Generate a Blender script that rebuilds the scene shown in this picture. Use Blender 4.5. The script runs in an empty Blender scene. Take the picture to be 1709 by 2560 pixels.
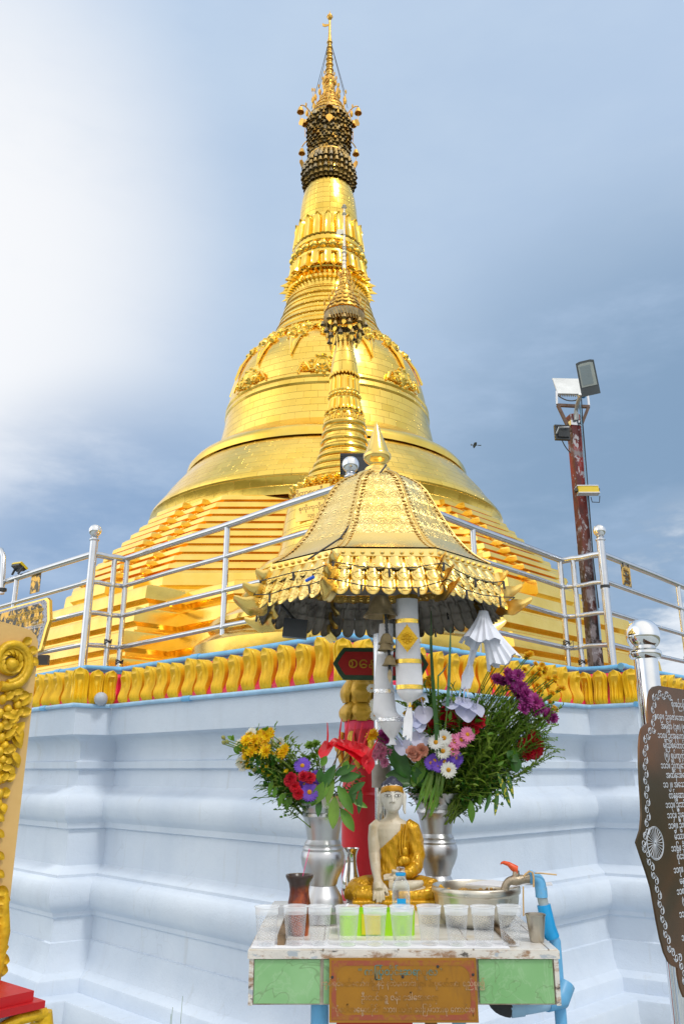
import bpy, bmesh, random
from math import *
from mathutils import Vector, Matrix, Quaternion, noise
rnd = random.Random(11)
S = bpy.context.scene
COL = S.collection
V = Vector
# ------------------------------------------------------------------ camera, sky, sun, exposure
H, TH, F = 1.7, radians(17.5), 2047.0
cam = bpy.data.cameras.new('camera'); co = bpy.data.objects.new('camera', cam); COL.objects.link(co)
cam.sensor_fit = 'VERTICAL'; cam.sensor_height = 36.0; cam.lens = 36.0 * F / 2560.0
cam.clip_start = 0.05; cam.clip_end = 3000
co.location = (0, 0, H); co.rotation_euler = (pi / 2 + TH, 0, 0)
S.camera = co
S.view_settings.view_transform = 'Standard'; S.view_settings.look = 'None'
S.view_settings.exposure = 0.0; S.view_settings.gamma = 1.0
S.render.film_transparent = False
S.cycles.max_bounces = 10; S.cycles.transparent_max_bounces = 24; S.cycles.glossy_bounces = 6
S.cycles.caustics_reflective = False; S.cycles.caustics_refractive = False

SUN_EL, SUN_AZ = radians(56), radians(140)        # azimuth clockwise from +Y; the veiled sun stands behind the camera, right
W = bpy.data.worlds.new('World'); S.world = W; W.use_nodes = True
wn, wl = W.node_tree.nodes, W.node_tree.links
wn.clear()
def WN(t, **k):
    n = wn.new(t)
    for a, b in k.items(): setattr(n, a, b)
    return n
wo = WN('ShaderNodeOutputWorld'); bg = WN('ShaderNodeBackground')
sky = WN('ShaderNodeTexSky', sky_type='NISHITA', sun_disc=False, sun_elevation=SUN_EL, sun_rotation=SUN_AZ)
sky.air_density = 1.0; sky.dust_density = 2.0; sky.ozone_density = 2.0
tc = WN('ShaderNodeTexCoord')
def wmath(op, a, b=None, c=None, clamp=False):
    n = WN('ShaderNodeMath', operation=op, use_clamp=clamp)
    for i, x in enumerate((a, b, c)):
        if x is None: continue
        if isinstance(x, (int, float)): n.inputs[i].default_value = x
        else: wl.new(x, n.inputs[i])
    return n.outputs[0]
def wmix(fac, a, b):
    n = WN('ShaderNodeMix', data_type='RGBA')
    for i, x in ((0, fac), (6, a), (7, b)):
        if isinstance(x, (int, float)): n.inputs[i].default_value = x
        elif isinstance(x, tuple): n.inputs[i].default_value = (*x, 1)
        else: wl.new(x, n.inputs[i])
    return n.outputs[2]
def wramp(x, lo, hi):
    n = WN('ShaderNodeMapRange', interpolation_type='SMOOTHSTEP'); wl.new(x, n.inputs[0])
    n.inputs[1].default_value = lo; n.inputs[2].default_value = hi
    return n.outputs[0]
def wdir(d, lo, hi):                               # a soft patch of cloud round one compass direction
    n = WN('ShaderNodeVectorMath', operation='DOT_PRODUCT'); wl.new(tc.outputs['Generated'], n.inputs[0])
    n.inputs[1].default_value = V(d).normalized()
    return wramp(n.outputs['Value'], cos(radians(lo)), cos(radians(hi)))
def wnoise(scale, detail, zs, rough=.55, off=0.0):
    mp = WN('ShaderNodeMapping'); wl.new(tc.outputs['Generated'], mp.inputs[0])
    mp.inputs['Scale'].default_value = (1, 1, zs); mp.inputs['Location'].default_value = (off, off * .7, 0)
    n = WN('ShaderNodeTexNoise'); wl.new(mp.outputs[0], n.inputs['Vector'])
    n.inputs['Scale'].default_value = scale; n.inputs['Detail'].default_value = detail; n.inputs['Roughness'].default_value = rough
    return n.outputs['Fac']
K = 10.0                                           # the background runs at 0.1, so cloud radiances are written times ten
def kc(*c): return tuple(x * K for x in c)
n1 = wnoise(1.9, 5, 1.7, .55, .3); n2 = wnoise(3.8, 7, 2.8, .6, 1.7)
cl = wmath('ADD', wmath('MULTIPLY', n1, .6), wmath('MULTIPLY', n2, .4))
c = wmix(wramp(cl, .38, .62), kc(.40, .56, .83), kc(.63, .775, .965))
c = wmix(wmath('MULTIPLY', wdir((-.1, .5, 1.0), 70, 10), .65), c, kc(.62, .765, .95))
c = wmix(wmath('MULTIPLY', wdir((.46, 1, .26), 28, 7), wramp(n2, .15, .58)), c, kc(.115, .25, .425))
c = wmix(wmath('MULTIPLY', wdir((.12, 1, .42), 42, 8), .45), c, kc(.36, .52, .74))
c = wmix(wmath('MULTIPLY', wdir((.47, 1, .145), 11, 3), wramp(n2, .42, .56)), c, kc(.86, .92, 1.0))
c = wmix(wmath('MULTIPLY', wdir((-.70, 1, .72), 25, 5), wramp(cl, .10, .5)), c, kc(1.03, 1.04, 1.06))
c = wmix(wmath('MULTIPLY', wdir((-.24, 1, .17), 19, 5), wramp(n2, .2, .6)), c, kc(.25, .405, .65))
c = wmix(wdir((-1, -.14, .30), 50, 12), c, kc(1.85, 1.84, 1.80))
c = wmix(wdir((.25, -1, .75), 68, 12), c, kc(1.22, 1.20, 1.16))
c = wmix(wdir((0, -.18, 1), 42, 16), c, kc(1.20, 1.19, 1.15))
c = wmix(wmath('MULTIPLY', wdir((1, .1, .3), 45, 10), .7), c, kc(.74, .83, .96))
mixn = wmix(.90, sky.outputs[0], c)
hs = WN('ShaderNodeHueSaturation'); hs.inputs['Saturation'].default_value = .92; wl.new(mixn, hs.inputs['Color']); wl.new(hs.outputs[0], bg.inputs[0]); bg.inputs[1].default_value = 0.1
wl.new(bg.outputs[0], wo.inputs[0])

sl = bpy.data.lights.new('sun', 'SUN'); sl.energy = 1.35; sl.angle = radians(10); sl.color = (1, .965, .91)
so = bpy.data.objects.new('sun', sl); COL.objects.link(so)
so.rotation_euler = V((-sin(SUN_AZ) * cos(SUN_EL), -cos(SUN_AZ) * cos(SUN_EL), -sin(SUN_EL))).to_track_quat('-Z', 'Y').to_euler()

# ------------------------------------------------------------------ measuring helpers (photo measurements -> metres)
CT, ST = cos(TH), sin(TH)
def ray(px, py):
    u = (px - 854.5) / F; v = (1280.0 - py) / F
    return u, CT - v * ST, ST + v * CT
def at(px, py, Y):
    u, dy, dz = ray(px, py); t = Y / dy
    return V((u * t, Y, H + dz * t))
def sil(hw, py, D):                                # outline of a round body whose axis stands D away -> (radius, height)
    u, dy, dz = ray(854.5 + hw, py); k = u / dy; q = 1 + k * k
    return D * k / sqrt(q), H + D / q * dz / dy

# ------------------------------------------------------------------ mesh helpers
class MB:
    def __init__(s): s.v = []; s.f = []; s.m = []; s.uv = []
    def add(s, vs, fs, mi=0, uvs=None):
        o = len(s.v); s.v += [tuple(x) for x in vs]
        for i, f in enumerate(fs):
            s.f.append(tuple(o + j for j in f)); s.m.append(mi); s.uv.append(uvs[i] if uvs else None)
        return s
    def box(s, a, b, mi=0, M=None):
        x0, y0, z0 = a; x1, y1, z1 = b
        vs = [V(p) for p in ((x0,y0,z0),(x1,y0,z0),(x1,y1,z0),(x0,y1,z0),(x0,y0,z1),(x1,y0,z1),(x1,y1,z1),(x0,y1,z1))]
        if M: vs = [M @ p for p in vs]
        return s.add(vs, [(3,2,1,0),(4,5,6,7),(0,1,5,4),(1,2,6,5),(2,3,7,6),(3,0,4,7)], mi)
    def loft(s, rings, mi=0, closed=True, cap0=True, cap1=True, uv=None):
        n = len(rings[0]); vs = [p for r in rings for p in r]; fs = []; uvs = [] if uv else None
        for i in range(len(rings) - 1):
            for j in range(n if closed else n - 1):
                k = (j + 1) % n
                fs.append((i*n+j, i*n+k, (i+1)*n+k, (i+1)*n+j))
                if uv: uvs.append([uv(i, j), uv(i, j+1), uv(i+1, j+1), uv(i+1, j)])
        if closed and cap0 and n > 2: fs.append(tuple(range(n-1, -1, -1))); uvs is not None and uvs.append(None)
        if closed and cap1 and n > 2: fs.append(tuple(range((len(rings)-1)*n, len(rings)*n))); uvs is not None and uvs.append(None)
        return s.add(vs, fs, mi, uvs)
    def lathe(s, prof, seg=24, c=(0,0,0), mi=0, M=None, a0=0.0, cap=True):
        c = V(c); rm = max(p[0] for p in prof); U = max(1.0, round(2*pi*rm, 0)) if rm > .3 else 2*pi*rm
        L = [0.0]
        for a, b in zip(prof, prof[1:]): L.append(L[-1] + hypot(b[0]-a[0], b[1]-a[1]))
        rings = []
        for r, z in prof:
            ring = [V((r*cos(a0+2*pi*j/seg), r*sin(a0+2*pi*j/seg), z)) for j in range(seg)]
            rings.append([(M @ p if M else p) + c for p in ring])
        return s.loft(rings, mi, True, cap and prof[0][0] > 1e-5, cap and prof[-1][0] > 1e-5, uv=lambda i, j: (U*j/seg, L[i]))
    def tube(s, path, r, n=8, mi=0, cap=True):
        path = [V(p) for p in path]; m = len(path)
        rr = r if isinstance(r, (list, tuple)) else [r]*m
        rings = []; up = None
        for i, p in enumerate(path):
            d = (path[min(i+1, m-1)] - path[max(i-1, 0)]).normalized()
            if up is None: up = d.orthogonal().normalized()
            else:
                up = up - d*up.dot(d); up = up.normalized() if up.length > 1e-6 else d.orthogonal().normalized()
            q = d.cross(up)
            rings.append([p + (up*cos(2*pi*k/n) + q*sin(2*pi*k/n))*rr[i] for k in range(n)])
        return s.loft(rings, mi, True, cap, cap)
    def sphere(s, c, r, n=12, mi=0, M=None):
        r = r if isinstance(r, (tuple, list)) else (r, r, r); c = V(c); rings = []
        h = max(4, n*2//3)
        for i in range(h+1):
            a = -pi/2 + pi*i/h; ca = max(cos(a), 1e-3)
            ring = [V((r[0]*ca*cos(2*pi*j/n), r[1]*ca*sin(2*pi*j/n), r[2]*sin(a))) for j in range(n)]
            rings.append([(M @ p if M else p) + c for p in ring])
        return s.loft(rings, mi)
    def prism(s, pts, d, M, mi=0):                  # outline in XY, thickness d along +Z of M
        n = len(pts); a = [M @ V((p[0], p[1], 0)) for p in pts]; b = [M @ V((p[0], p[1], d)) for p in pts]
        fs = [tuple(range(n-1, -1, -1)), tuple(range(n, 2*n))] + [(i, (i+1) % n, n+(i+1) % n, n+i) for i in range(n)]
        return s.add(a + b, fs, mi)
    def merge(s, o, M=None, mi=None):
        off = len(s.v); s.v += [tuple(M @ V(p)) for p in o.v] if M else list(o.v)
        s.f += [tuple(off+i for i in f) for f in o.f]; s.m += [mi if mi is not None else x for x in o.m]; s.uv += o.uv
        return s
    def mesh(s, name, mats, ang=38):
        me = bpy.data.meshes.new(name); me.from_pydata(s.v, [], s.f); me.update()
        for m in (mats if isinstance(mats, (list, tuple)) else [mats]): me.materials.append(m)
        me.polygons.foreach_set('material_index', s.m)
        if any(s.uv):
            ul = me.uv_layers.new(name='UVMap').data; k = 0
            for f, u in zip(s.f, s.uv):
                for i in range(len(f)):
                    if u: ul[k].uv = u[i]
                    k += 1
        me.polygons.foreach_set('use_smooth', [True]*len(me.polygons))
        me.set_sharp_from_angle(angle=radians(ang))
        return me
    def build(s, name, mats, parent=None, ang=38):
        return link(name, s.mesh(name, mats, ang), parent)
def link(name, me, parent=None):
    o = bpy.data.objects.new(name, me); COL.objects.link(o)
    if parent is not None:
        o.parent = parent
        if parent.type == 'EMPTY': o.matrix_parent_inverse = parent.matrix_basis.inverted()
    return o
def tag(o, label=None, cat=None, group=None, kind=None):
    if label: o['label'] = label
    if cat: o['category'] = cat
    if group: o['group'] = group
    if kind: o['kind'] = kind
    return o
def thing(name, label, cat, loc=(0,0,0), group=None):
    o = bpy.data.objects.new(name, None); COL.objects.link(o); o.location = loc; o.empty_display_size = .1
    return tag(o, label, cat, group)
def dup(root, loc=None, label=None, quat=None, scale=None):
    r = root.copy(); COL.objects.link(r)
    if loc is not None: r.location = loc
    if quat is not None: r.rotation_mode = 'QUATERNION'; r.rotation_quaternion = quat
    if scale is not None: r.scale = scale if isinstance(scale, tuple) else (scale,)*3
    if label: r['label'] = label
    for ch in list(root.children):
        cc = ch.copy(); COL.objects.link(cc); cc.parent = r
        for g in ch.children:
            d = g.copy(); COL.objects.link(d); d.parent = cc
    return r
def frame(o, x, y, z=None):                        # matrix with given origin and axes
    x = V(x).normalized(); y = V(y); y = (y - x*x.dot(y)).normalized(); z = x.cross(y)
    return Matrix(((x.x,y.x,z.x,o[0]),(x.y,y.y,z.y,o[1]),(x.z,y.z,z.z,o[2]),(0,0,0,1)))
def bez(p0, p1, p2, n=8):
    p0, p1, p2 = V(p0), V(p1), V(p2)
    return [p0*(1-t)**2 + p1*2*t*(1-t) + p2*t*t for t in (i/n for i in range(n+1))]
def sag(a, b, d, n=8):
    a, b = V(a), V(b)
    return [a.lerp(b, i/n) - V((0,0,d*4*(i/n)*(1-i/n))) for i in range(n+1)]
def text_mb(body, size, M, mi=0, ext=.0015, align='CENTER', mb=None, squeeze=1.0):
    cu = bpy.data.curves.new('lettering', 'FONT'); cu.body = body; cu.size = size; cu.extrude = ext; cu.align_x = align; cu.align_y = 'CENTER'
    cu.resolution_u = 3
    o = bpy.data.objects.new('lettering', cu); COL.objects.link(o)
    me = o.to_mesh(); mb = mb or MB()
    mb.add([M @ V((p.co.x*squeeze, p.co.y, p.co.z)) for p in me.vertices], [tuple(p.vertices) for p in me.polygons], mi)
    o.to_mesh_clear(); bpy.data.objects.remove(o); bpy.data.curves.remove(cu)
    return mb

# ------------------------------------------------------------------ materials
class N:
    def __init__(s, name):
        s.m = bpy.data.materials.new(name); s.m.use_nodes = True
        s.n, s.l = s.m.node_tree.nodes, s.m.node_tree.links
        s.b = s.n['Principled BSDF']; s.o = s.n['Material Output']; s.tc = s.n.new('ShaderNodeTexCoord')
    def set(s, k, v):
        i = s.b.inputs[k]
        if hasattr(v, 'is_linked') or isinstance(v, bpy.types.NodeSocket): s.l.new(v, i)
        elif isinstance(v, tuple): i.default_value = (*v, 1) if len(v) == 3 else v
        else: i.default_value = v
        return s
    def vec(s, scale=(1,1,1), coord='Object', loc=(0,0,0), rot=(0,0,0)):
        mp = s.n.new('ShaderNodeMapping'); s.l.new(s.tc.outputs[coord], mp.inputs[0])
        mp.inputs['Scale'].default_value = scale; mp.inputs['Location'].default_value = loc; mp.inputs['Rotation'].default_value = rot
        return mp.outputs[0]
    def noise(s, scale, detail=3, rough=.55, vec=None, dist=0):
        t = s.n.new('ShaderNodeTexNoise'); s.l.new(vec if vec is not None else s.tc.outputs['Object'], t.inputs['Vector'])
        t.inputs['Scale'].default_value = scale; t.inputs['Detail'].default_value = detail; t.inputs['Roughness'].default_value = rough
        t.inputs['Distortion'].default_value = dist
        return t.outputs['Fac']
    def ramp(s, x, lo, hi, a=0.0, b=1.0):
        n = s.n.new('ShaderNodeMapRange'); s.l.new(x, n.inputs[0])
        for i, v in enumerate((lo, hi, a, b)): n.inputs[i+1].default_value = v
        return n.outputs[0]
    def math(s, op, a, b=0.0, c=0.0):
        n = s.n.new('ShaderNodeMath'); n.operation = op
        for i, x in enumerate((a, b, c)):
            if isinstance(x, (int, float)): n.inputs[i].default_value = x
            else: s.l.new(x, n.inputs[i])
        return n.outputs[0]
    def mix(s, f, a, b):
        n = s.n.new('ShaderNodeMix'); n.data_type = 'RGBA'
        for i, x in ((0, f), (6, a), (7, b)):
            if isinstance(x, (int, float)): n.inputs[i].default_value = x
            elif isinstance(x, tuple): n.inputs[i].default_value = (*x, 1)
            else: s.l.new(x, n.inputs[i])
        return n.outputs[2]
    def bump(s, h, strength=.3, dist=.01):
        n = s.n.new('ShaderNodeBump'); s.l.new(h, n.inputs['Height']); n.inputs['Strength'].default_value = strength; n.inputs['Distance'].default_value = dist
        s.l.new(n.outputs[0], s.b.inputs['Normal']); return s
def sc(c, k): return tuple(min(1, x*k) for x in c)
def mat(name, col, rough=.5, metal=0.0, var=.15, scale=6, bump=0.0, bscale=60, dirt=None, dscale=9, dlo=.58, dhi=.68, spec=.5, alt=None, trans=0.0):
    M = N(name)
    c = M.mix(M.ramp(M.noise(scale, 4), .3, .7), sc(col, 1-var), alt or sc(col, 1+var))
    if dirt: c = M.mix(M.ramp(M.noise(dscale, 6, .65), dlo, dhi), c, dirt)
    M.set('Base Color', c).set('Metallic', metal).set('Specular IOR Level', spec)
    M.set('Roughness', M.ramp(M.noise(scale*2.3, 3), .3, .7, max(.02, rough*.8), min(1, rough*1.2)))
    if trans: M.set('Transmission Weight', trans)
    if bump: M.bump(M.noise(bscale, 4), bump, .01)
    return M.m
def leafmat(name, col, var=.35, rough=.45):
    M = N(name)
    oi = M.n.new('ShaderNodeObjectInfo')
    c = M.mix(M.ramp(M.noise(14, 3), .3, .7), sc(col, 1-var), sc(col, 1+var))
    c = M.mix(M.math('MULTIPLY', oi.outputs['Random'], .25), c, sc((col[0]*1.5, col[1]*1.1, col[2]*.6), 1.1))
    M.set('Base Color', c).set('Roughness', rough)
    tr = M.n.new('ShaderNodeBsdfTranslucent'); M.l.new(c, tr.inputs[0])
    ms = M.n.new('ShaderNodeMixShader'); ms.inputs[0].default_value = .28
    M.l.new(M.b.outputs[0], ms.inputs[1]); M.l.new(tr.outputs[0], ms.inputs[2]); M.l.new(ms.outputs[0], M.o.inputs[0])
    return M.m
GOLD = (1.0, .65, .095)
def goldtile(name, tw, th, off=.5, mortar=.006, col=GOLD, rough=.16):
    M = N(name)
    b = M.n.new('ShaderNodeTexBrick'); M.l.new(M.tc.outputs['UV'], b.inputs['Vector'])
    b.offset = off; b.inputs['Scale'].default_value = 1; b.inputs['Brick Width'].default_value = tw; b.inputs['Row Height'].default_value = th
    b.inputs['Mortar Size'].default_value = mortar; b.inputs['Mortar Smooth'].default_value = .4
    b.inputs['Color1'].default_value = (0,0,0,1); b.inputs['Color2'].default_value = (1,1,1,1); b.inputs['Mortar'].default_value = (.5,.5,.5,1)
    cell = M.n.new('ShaderNodeSeparateColor'); M.l.new(b.outputs['Color'], cell.inputs[0])
    c = M.mix(cell.outputs[0], sc(col, .90), (1.0, col[1]*1.07, col[2]*1.4))
    c = M.mix(M.ramp(M.noise(1.2, 4), .35, .7), c, (1.0, col[1]*1.05, col[2]*1.6))
    c = M.mix(b.outputs['Fac'], c, (.60, .36, .06))
    M.set('Base Color', c).set('Metallic', 1.0)
    M.set('Roughness', M.math('ADD', M.math('MULTIPLY', cell.outputs[0], .12), rough))
    h = M.math('SUBTRACT', M.math('MULTIPLY', M.noise(2.6, 2), .9), M.math('MULTIPLY', b.outputs['Fac'], .35))
    M.bump(h, .55, .02)
    return M.m
def goldplain(name, col=GOLD, rough=.2, bump=.35, bscale=5, bdist=.012, spots=0):
    M = N(name)
    c = M.mix(M.ramp(M.noise(3, 4), .3, .7), sc(col, .9), (1.0, col[1]*1.08, col[2]*1.6))
    if spots: c = M.mix(M.ramp(M.noise(spots, 6, .7), .66, .70), c, (.09, .07, .03))
    M.set('Base Color', c).set('Metallic', 1.0).set('Roughness', M.ramp(M.noise(4, 3), .3, .7, rough*.7, rough*1.4))
    if bump: M.bump(M.noise(bscale, 3), bump, bdist)
    return M.m
m_tile = goldtile('gold_tile', .24, .125, mortar=.0035)
m_tile_s = goldtile('gold_tile_small', .13, .09, mortar=.0028)
m_tile_bud = goldtile('gold_tile_bud', .12, .12, 0.0, mortar=.004)
m_gold = goldplain('gold_sheet')
m_goldstep = goldplain('gold_step', (1.0, .66, .12), .20, .16, 2.2, .03)
m_goldstain = goldplain('gold_step_stained', (1.0, .64, .11), .20, .22, 2.6, .035, spots=2.2)
m_golddull = mat('aged_gold', (.80, .47, .10), .38, .9, .25, 20, .3, 60, (.12, .07, .02), 30, .6, .7)
m_bronze = mat('dark_bronze', (.50, .33, .10), .42, .35, .4, 25)
m_bronze2 = mat('dark_grey_bronze', (.40, .31, .17), .4, .3, .4, 25)
m_goldcone = None
def lattice(name):
    M = N(name)
    b = M.n.new('ShaderNodeTexBrick'); M.l.new(M.tc.outputs['UV'], b.inputs['Vector'])
    b.inputs['Scale'].default_value = 1; b.inputs['Brick Width'].default_value = .085; b.inputs['Row Height'].default_value = .055
    b.inputs['Mortar Size'].default_value = .016; b.inputs['Mortar Smooth'].default_value = .1
    c = M.mix(b.outputs['Fac'], (.22, .11, .015), (.92, .55, .10))
    M.set('Base Color', c).set('Metallic', .9).set('Roughness', .32)
    M.bump(b.outputs['Fac'], .8, .015); return M.m
m_lattice = lattice('gold_filigree')

def embossed(name):                                # stamped sheet: rows of nested half rings between beaded bands
    M = N(name)
    sp = M.n.new('ShaderNodeSeparateXYZ'); M.l.new(M.tc.outputs['UV'], sp.inputs[0]); u, v = sp.outputs[0], sp.outputs[1]
    fu = M.math('SUBTRACT', M.math('FRACT', M.math('MULTIPLY', u, 1/.052)), .5)
    fv = M.math('FRACT', M.math('MULTIPLY', v, 1/.070))
    d = M.math('SQRT', M.math('ADD', M.math('MULTIPLY', fu, fu), M.math('MULTIPLY', M.math('SUBTRACT', fv, .92), M.math('SUBTRACT', fv, .92))))
    rings = M.math('MULTIPLY', M.math('SINE', M.math('MULTIPLY', d, 34)), M.math('LESS_THAN', d, .52))
    band = M.math('GREATER_THAN', M.math('ABSOLUTE', M.math('SUBTRACT', fv, .12)), .10)
    curl = M.math('SINE', M.math('MULTIPLY', M.noise(52, 2, .5, M.vec((1,1,1), 'UV'), 1.4), 30))
    h = M.math('ADD', M.math('MULTIPLY', rings, band), M.math('MULTIPLY', curl, .35))
    c = M.mix(M.ramp(M.noise(5, 4), .3, .7), (1.0, .70, .20), (1.0, .78, .34))
    M.set('Base Color', c).set('Metallic', 1.0).set('Roughness', .27)
    M.bump(h, .45, .0045); return M.m
m_emboss = embossed('embossed_gold')
m_fringe = goldplain('fringe_gold', (1.0, .69, .17), .27, .15, 18, .004)
m_finial = goldplain('finial_gold', (1.0, .68, .16), .13, .2, 8, .006)
m_under = mat('dull_grey_metal', (.30, .27, .235), .55, .15, .3, 12, .25, 40, (.08, .07, .06), 10, .5, .7)
m_darkmetal = mat('dark_painted_metal', (.045, .05, .055), .45, .2, .2)
m_wire = mat('black_wire', (.03, .03, .033), .5)

def wall_mat():
    M = N('white_painted_plaster')
    st = M.noise(3.0, 5, .6, M.vec((1.6, 1.6, .22)))
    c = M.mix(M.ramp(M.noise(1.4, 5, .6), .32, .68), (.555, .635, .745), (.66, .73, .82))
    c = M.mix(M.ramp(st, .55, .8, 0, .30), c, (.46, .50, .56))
    c = M.mix(M.ramp(M.noise(26, 6, .7), .70, .76, 0, .35), c, (.40, .40, .36))
    vo = M.n.new('ShaderNodeTexVoronoi'); vo.feature = 'DISTANCE_TO_EDGE'; vo.inputs['Scale'].default_value = 1.1
    wv = M.n.new('ShaderNodeVectorMath'); wv.operation = 'ADD'; M.l.new(M.tc.outputs['Object'], wv.inputs[0]); nz = M.n.new('ShaderNodeTexNoise'); M.l.new(M.tc.outputs['Object'], nz.inputs['Vector']); nz.inputs['Scale'].default_value = 3; M.l.new(nz.outputs['Color'], wv.inputs[1]); M.l.new(wv.outputs[0], vo.inputs['Vector'])
    crack = M.math('MULTIPLY', M.ramp(vo.outputs['Distance'], 0, .006, 1, 0), M.ramp(M.noise(1.3, 3, .5, M.vec((1,1,1), loc=(9,4,2))), .54, .62))
    c = M.mix(M.math('MULTIPLY', crack, .16), c, (.28, .30, .33))
    c = M.mix(M.ramp(M.noise(7, 6, .7, M.vec((1.5, 1.5, .12), loc=(3,3,0))), .60, .78, 0, .40), c, (.42, .42, .38))
    M.set('Base Color', c).set('Roughness', .62).set('Specular IOR Level', .35)
    M.bump(M.math('ADD', M.noise(9, 5, .6), M.math('MULTIPLY', M.noise(90, 3), .25)), .28, .02); return M.m
m_wall = wall_mat()
def petal_mat():
    M = N('yellow_gold_paint')
    c = M.mix(M.ramp(M.noise(7, 4), .3, .7), (.80, .47, .008), (.92, .60, .02))
    c = M.mix(M.ramp(M.noise(11, 6, .7, M.vec((1, 1, .6))), .66, .72), c, (.10, .065, .01))
    M.set('Base Color', c).set('Roughness', .42).set('Metallic', .12).set('Specular IOR Level', .5)
    M.bump(M.noise(45, 4), .25, .008); return M.m
m_petal = petal_mat()
m_pink = mat('red_pink_paint', (.85, .03, .10), .5, 0, .2, 12, .2, 60, (.16, .05, .05), 16, .62, .7)
m_red = mat('red_paint', (.62, .012, .02), .4, 0, .15, 5, .12, 40)
m_redbase = mat('bright_red_paint', (.50, .010, .014), .45, 0, .12, 5, .15, 40)
m_pipe = mat('blue_pvc', (.15, .46, .78), .42, 0, .15, 8, .1, 40, (.35, .45, .5), 14, .62, .75)
m_pipe_pale = mat('pale_blue_pvc', (.33, .55, .76), .45, 0, .15, 8, .1, 40)
def steel_mat(name, rough, tint=(.80, .82, .85), brush=0):
    M = N(name)
    nz = M.noise(14, 5, .6, M.vec((1, 1, .12)) if brush else None)
    c = M.mix(M.ramp(nz, .3, .7), sc(tint, .86), tint)
    c = M.mix(M.ramp(M.noise(22, 6, .7), .68, .76, 0, .35), c, (.55, .47, .38))
    M.set('Base Color', c).set('Metallic', 1.0).set('Roughness', M.ramp(nz, .3, .7, rough*.7, rough*1.5))
    M.bump(M.noise(6, 2), .06, .004); return M.m
m_steel = steel_mat('stainless_steel', .17, (.66, .68, .71))
m_chrome = steel_mat('polished_steel', .06, (.86, .87, .88))
m_alu = steel_mat('aluminium', .34, (.60, .61, .63), 1)
m_white = mat('white_cloth', (.80, .80, .83), .8, 0, .06, 12, .35, 30)
m_paper = mat('white_paper', (.80, .83, .92), .7, 0, .05, 20)
m_ring_g = goldplain('gold_ribbon', (1.0, .66, .10), .25, .3, 60, .004)
m_ring_s = mat('silver_ribbon', (.82, .82, .84), .22, .9, .2, 60, .4, 90)
m_cream = mat('cream_stone', (.80, .70, .50), .5, 0, .12, 10, .2, 60, (.40, .33, .22), 20, .62, .74)
# ------------------------------------------------------------------ ground
g = MB().add([(-400,-400,0),(400,-400,0),(400,400,0),(-400,400,0)], [(0,1,2,3)]).build('ground', mat('grass_ground', (.15, .15, .09), .9, 0, .5, .6, .4, 3))
tag(g, kind='structure')
def pave():
    M = N('grey_paving')
    b = M.n.new('ShaderNodeTexBrick'); M.l.new(M.vec((1,1,1)), b.inputs['Vector']); b.offset = 0
    b.inputs['Scale'].default_value = 1; b.inputs['Brick Width'].default_value = .4; b.inputs['Row Height'].default_value = .4; b.inputs['Mortar Size'].default_value = .006
    b.inputs['Color1'].default_value = (.30, .35, .36, 1); b.inputs['Color2'].default_value = (.38, .42, .42, 1); b.inputs['Mortar'].default_value = (.14, .13, .11, 1)
    c = M.mix(M.ramp(M.noise(5, 6, .65), .56, .74), b.outputs['Color'], (.20, .19, .15))
    M.set('Base Color', c).set('Roughness', .5); M.bump(M.noise(30, 4), .2, .01); return M.m
pv = MB().box((-11,-10,-.2),(11,12,.006)).build('pavement', pave()); tag(pv, kind='structure')

# ------------------------------------------------------------------ white terrace wall with lotus petals
CT0 = V((-.25, 13, 0))
LW = [(-8.1,12.7),(-2.13,6.73),(-1.88,6.88),(.01,5.0),(2.02,6.90),(2.35,6.70),(8.4,12.75)]   # edge line of the cornice, left to right
def offset_line(pts, d):
    """shift an open plan line outwards (towards the viewer side) by d with mitred corners"""
    out = []; P = [V((p[0], p[1])) for p in pts]; n = len(P)
    nr = []
    for a, b in zip(P, P[1:]):
        t = (b - a).normalized(); nr.append(V((t.y, -t.x)))
    for i, p in enumerate(P):
        if i == 0: m = nr[0]*d
        elif i == n-1: m = nr[-1]*d
        else:
            s_ = (nr[i-1] + nr[i]); s_.normalize(); m = s_*(d / max(.35, s_.dot(nr[i])))
        out.append(p + m)
    return out
def sweep(pts, prof, mb, mi=0):
    rings = [[V((q.x, q.y, z)) for q in offset_line(pts, d)] for d, z in prof]
    return mb.loft(rings, mi, closed=False)
terrace = thing('terrace_wall', 'white moulded plaster terrace wall crowned by a row of gold lotus petals', 'wall', (0, 6.5, 0))
prof = [(.34,0),(.33,.155),(.325,.165),(.16,.17),(.155,.25),(.15,.262),(.09,.30),(.06,.36),(.05,.43),(.045,.486),(.03,.492),(.025,.557),(.025,.645),(.045,.66),(.05,.69)]
for i in range(9):
    a = -pi/2*.85 + pi*.85*i/8
    prof.append((.055 + .055*cos(a), .808 + .105*sin(a)))
prof += [(.03,.925),(.03,.945),(-.055,.992),(-.06,1.0),(-.065,1.258),(-.04,1.268),(-.035,1.308)]
for i in range(9):
    a = -pi/2*.85 + pi*.85*i/8
    prof.append((-.035 + .055*cos(a), 1.418 + .098*sin(a)))
prof += [(-.06,1.53),(-.125,1.575),(-.13,1.582),(-.135,1.70),(-.10,1.714),(-.095,1.764),(-.125,1.775),(-.13,1.86),(-.105,1.92),(-.06,1.955),(-.02,1.966),(0,1.972),(.0,2.19),(-.03,2.205)]
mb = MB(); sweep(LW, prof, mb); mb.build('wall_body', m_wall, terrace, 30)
mb = MB(); sweep(LW, [(-.05,2.204),(-.012,2.206),(-.012,2.24),(-.05,2.30),(-.075,2.38),(-.07,2.44),(-.10,2.47),(-.32,2.475)], mb); mb.build('red_band', m_pink, terrace, 30)
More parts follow.
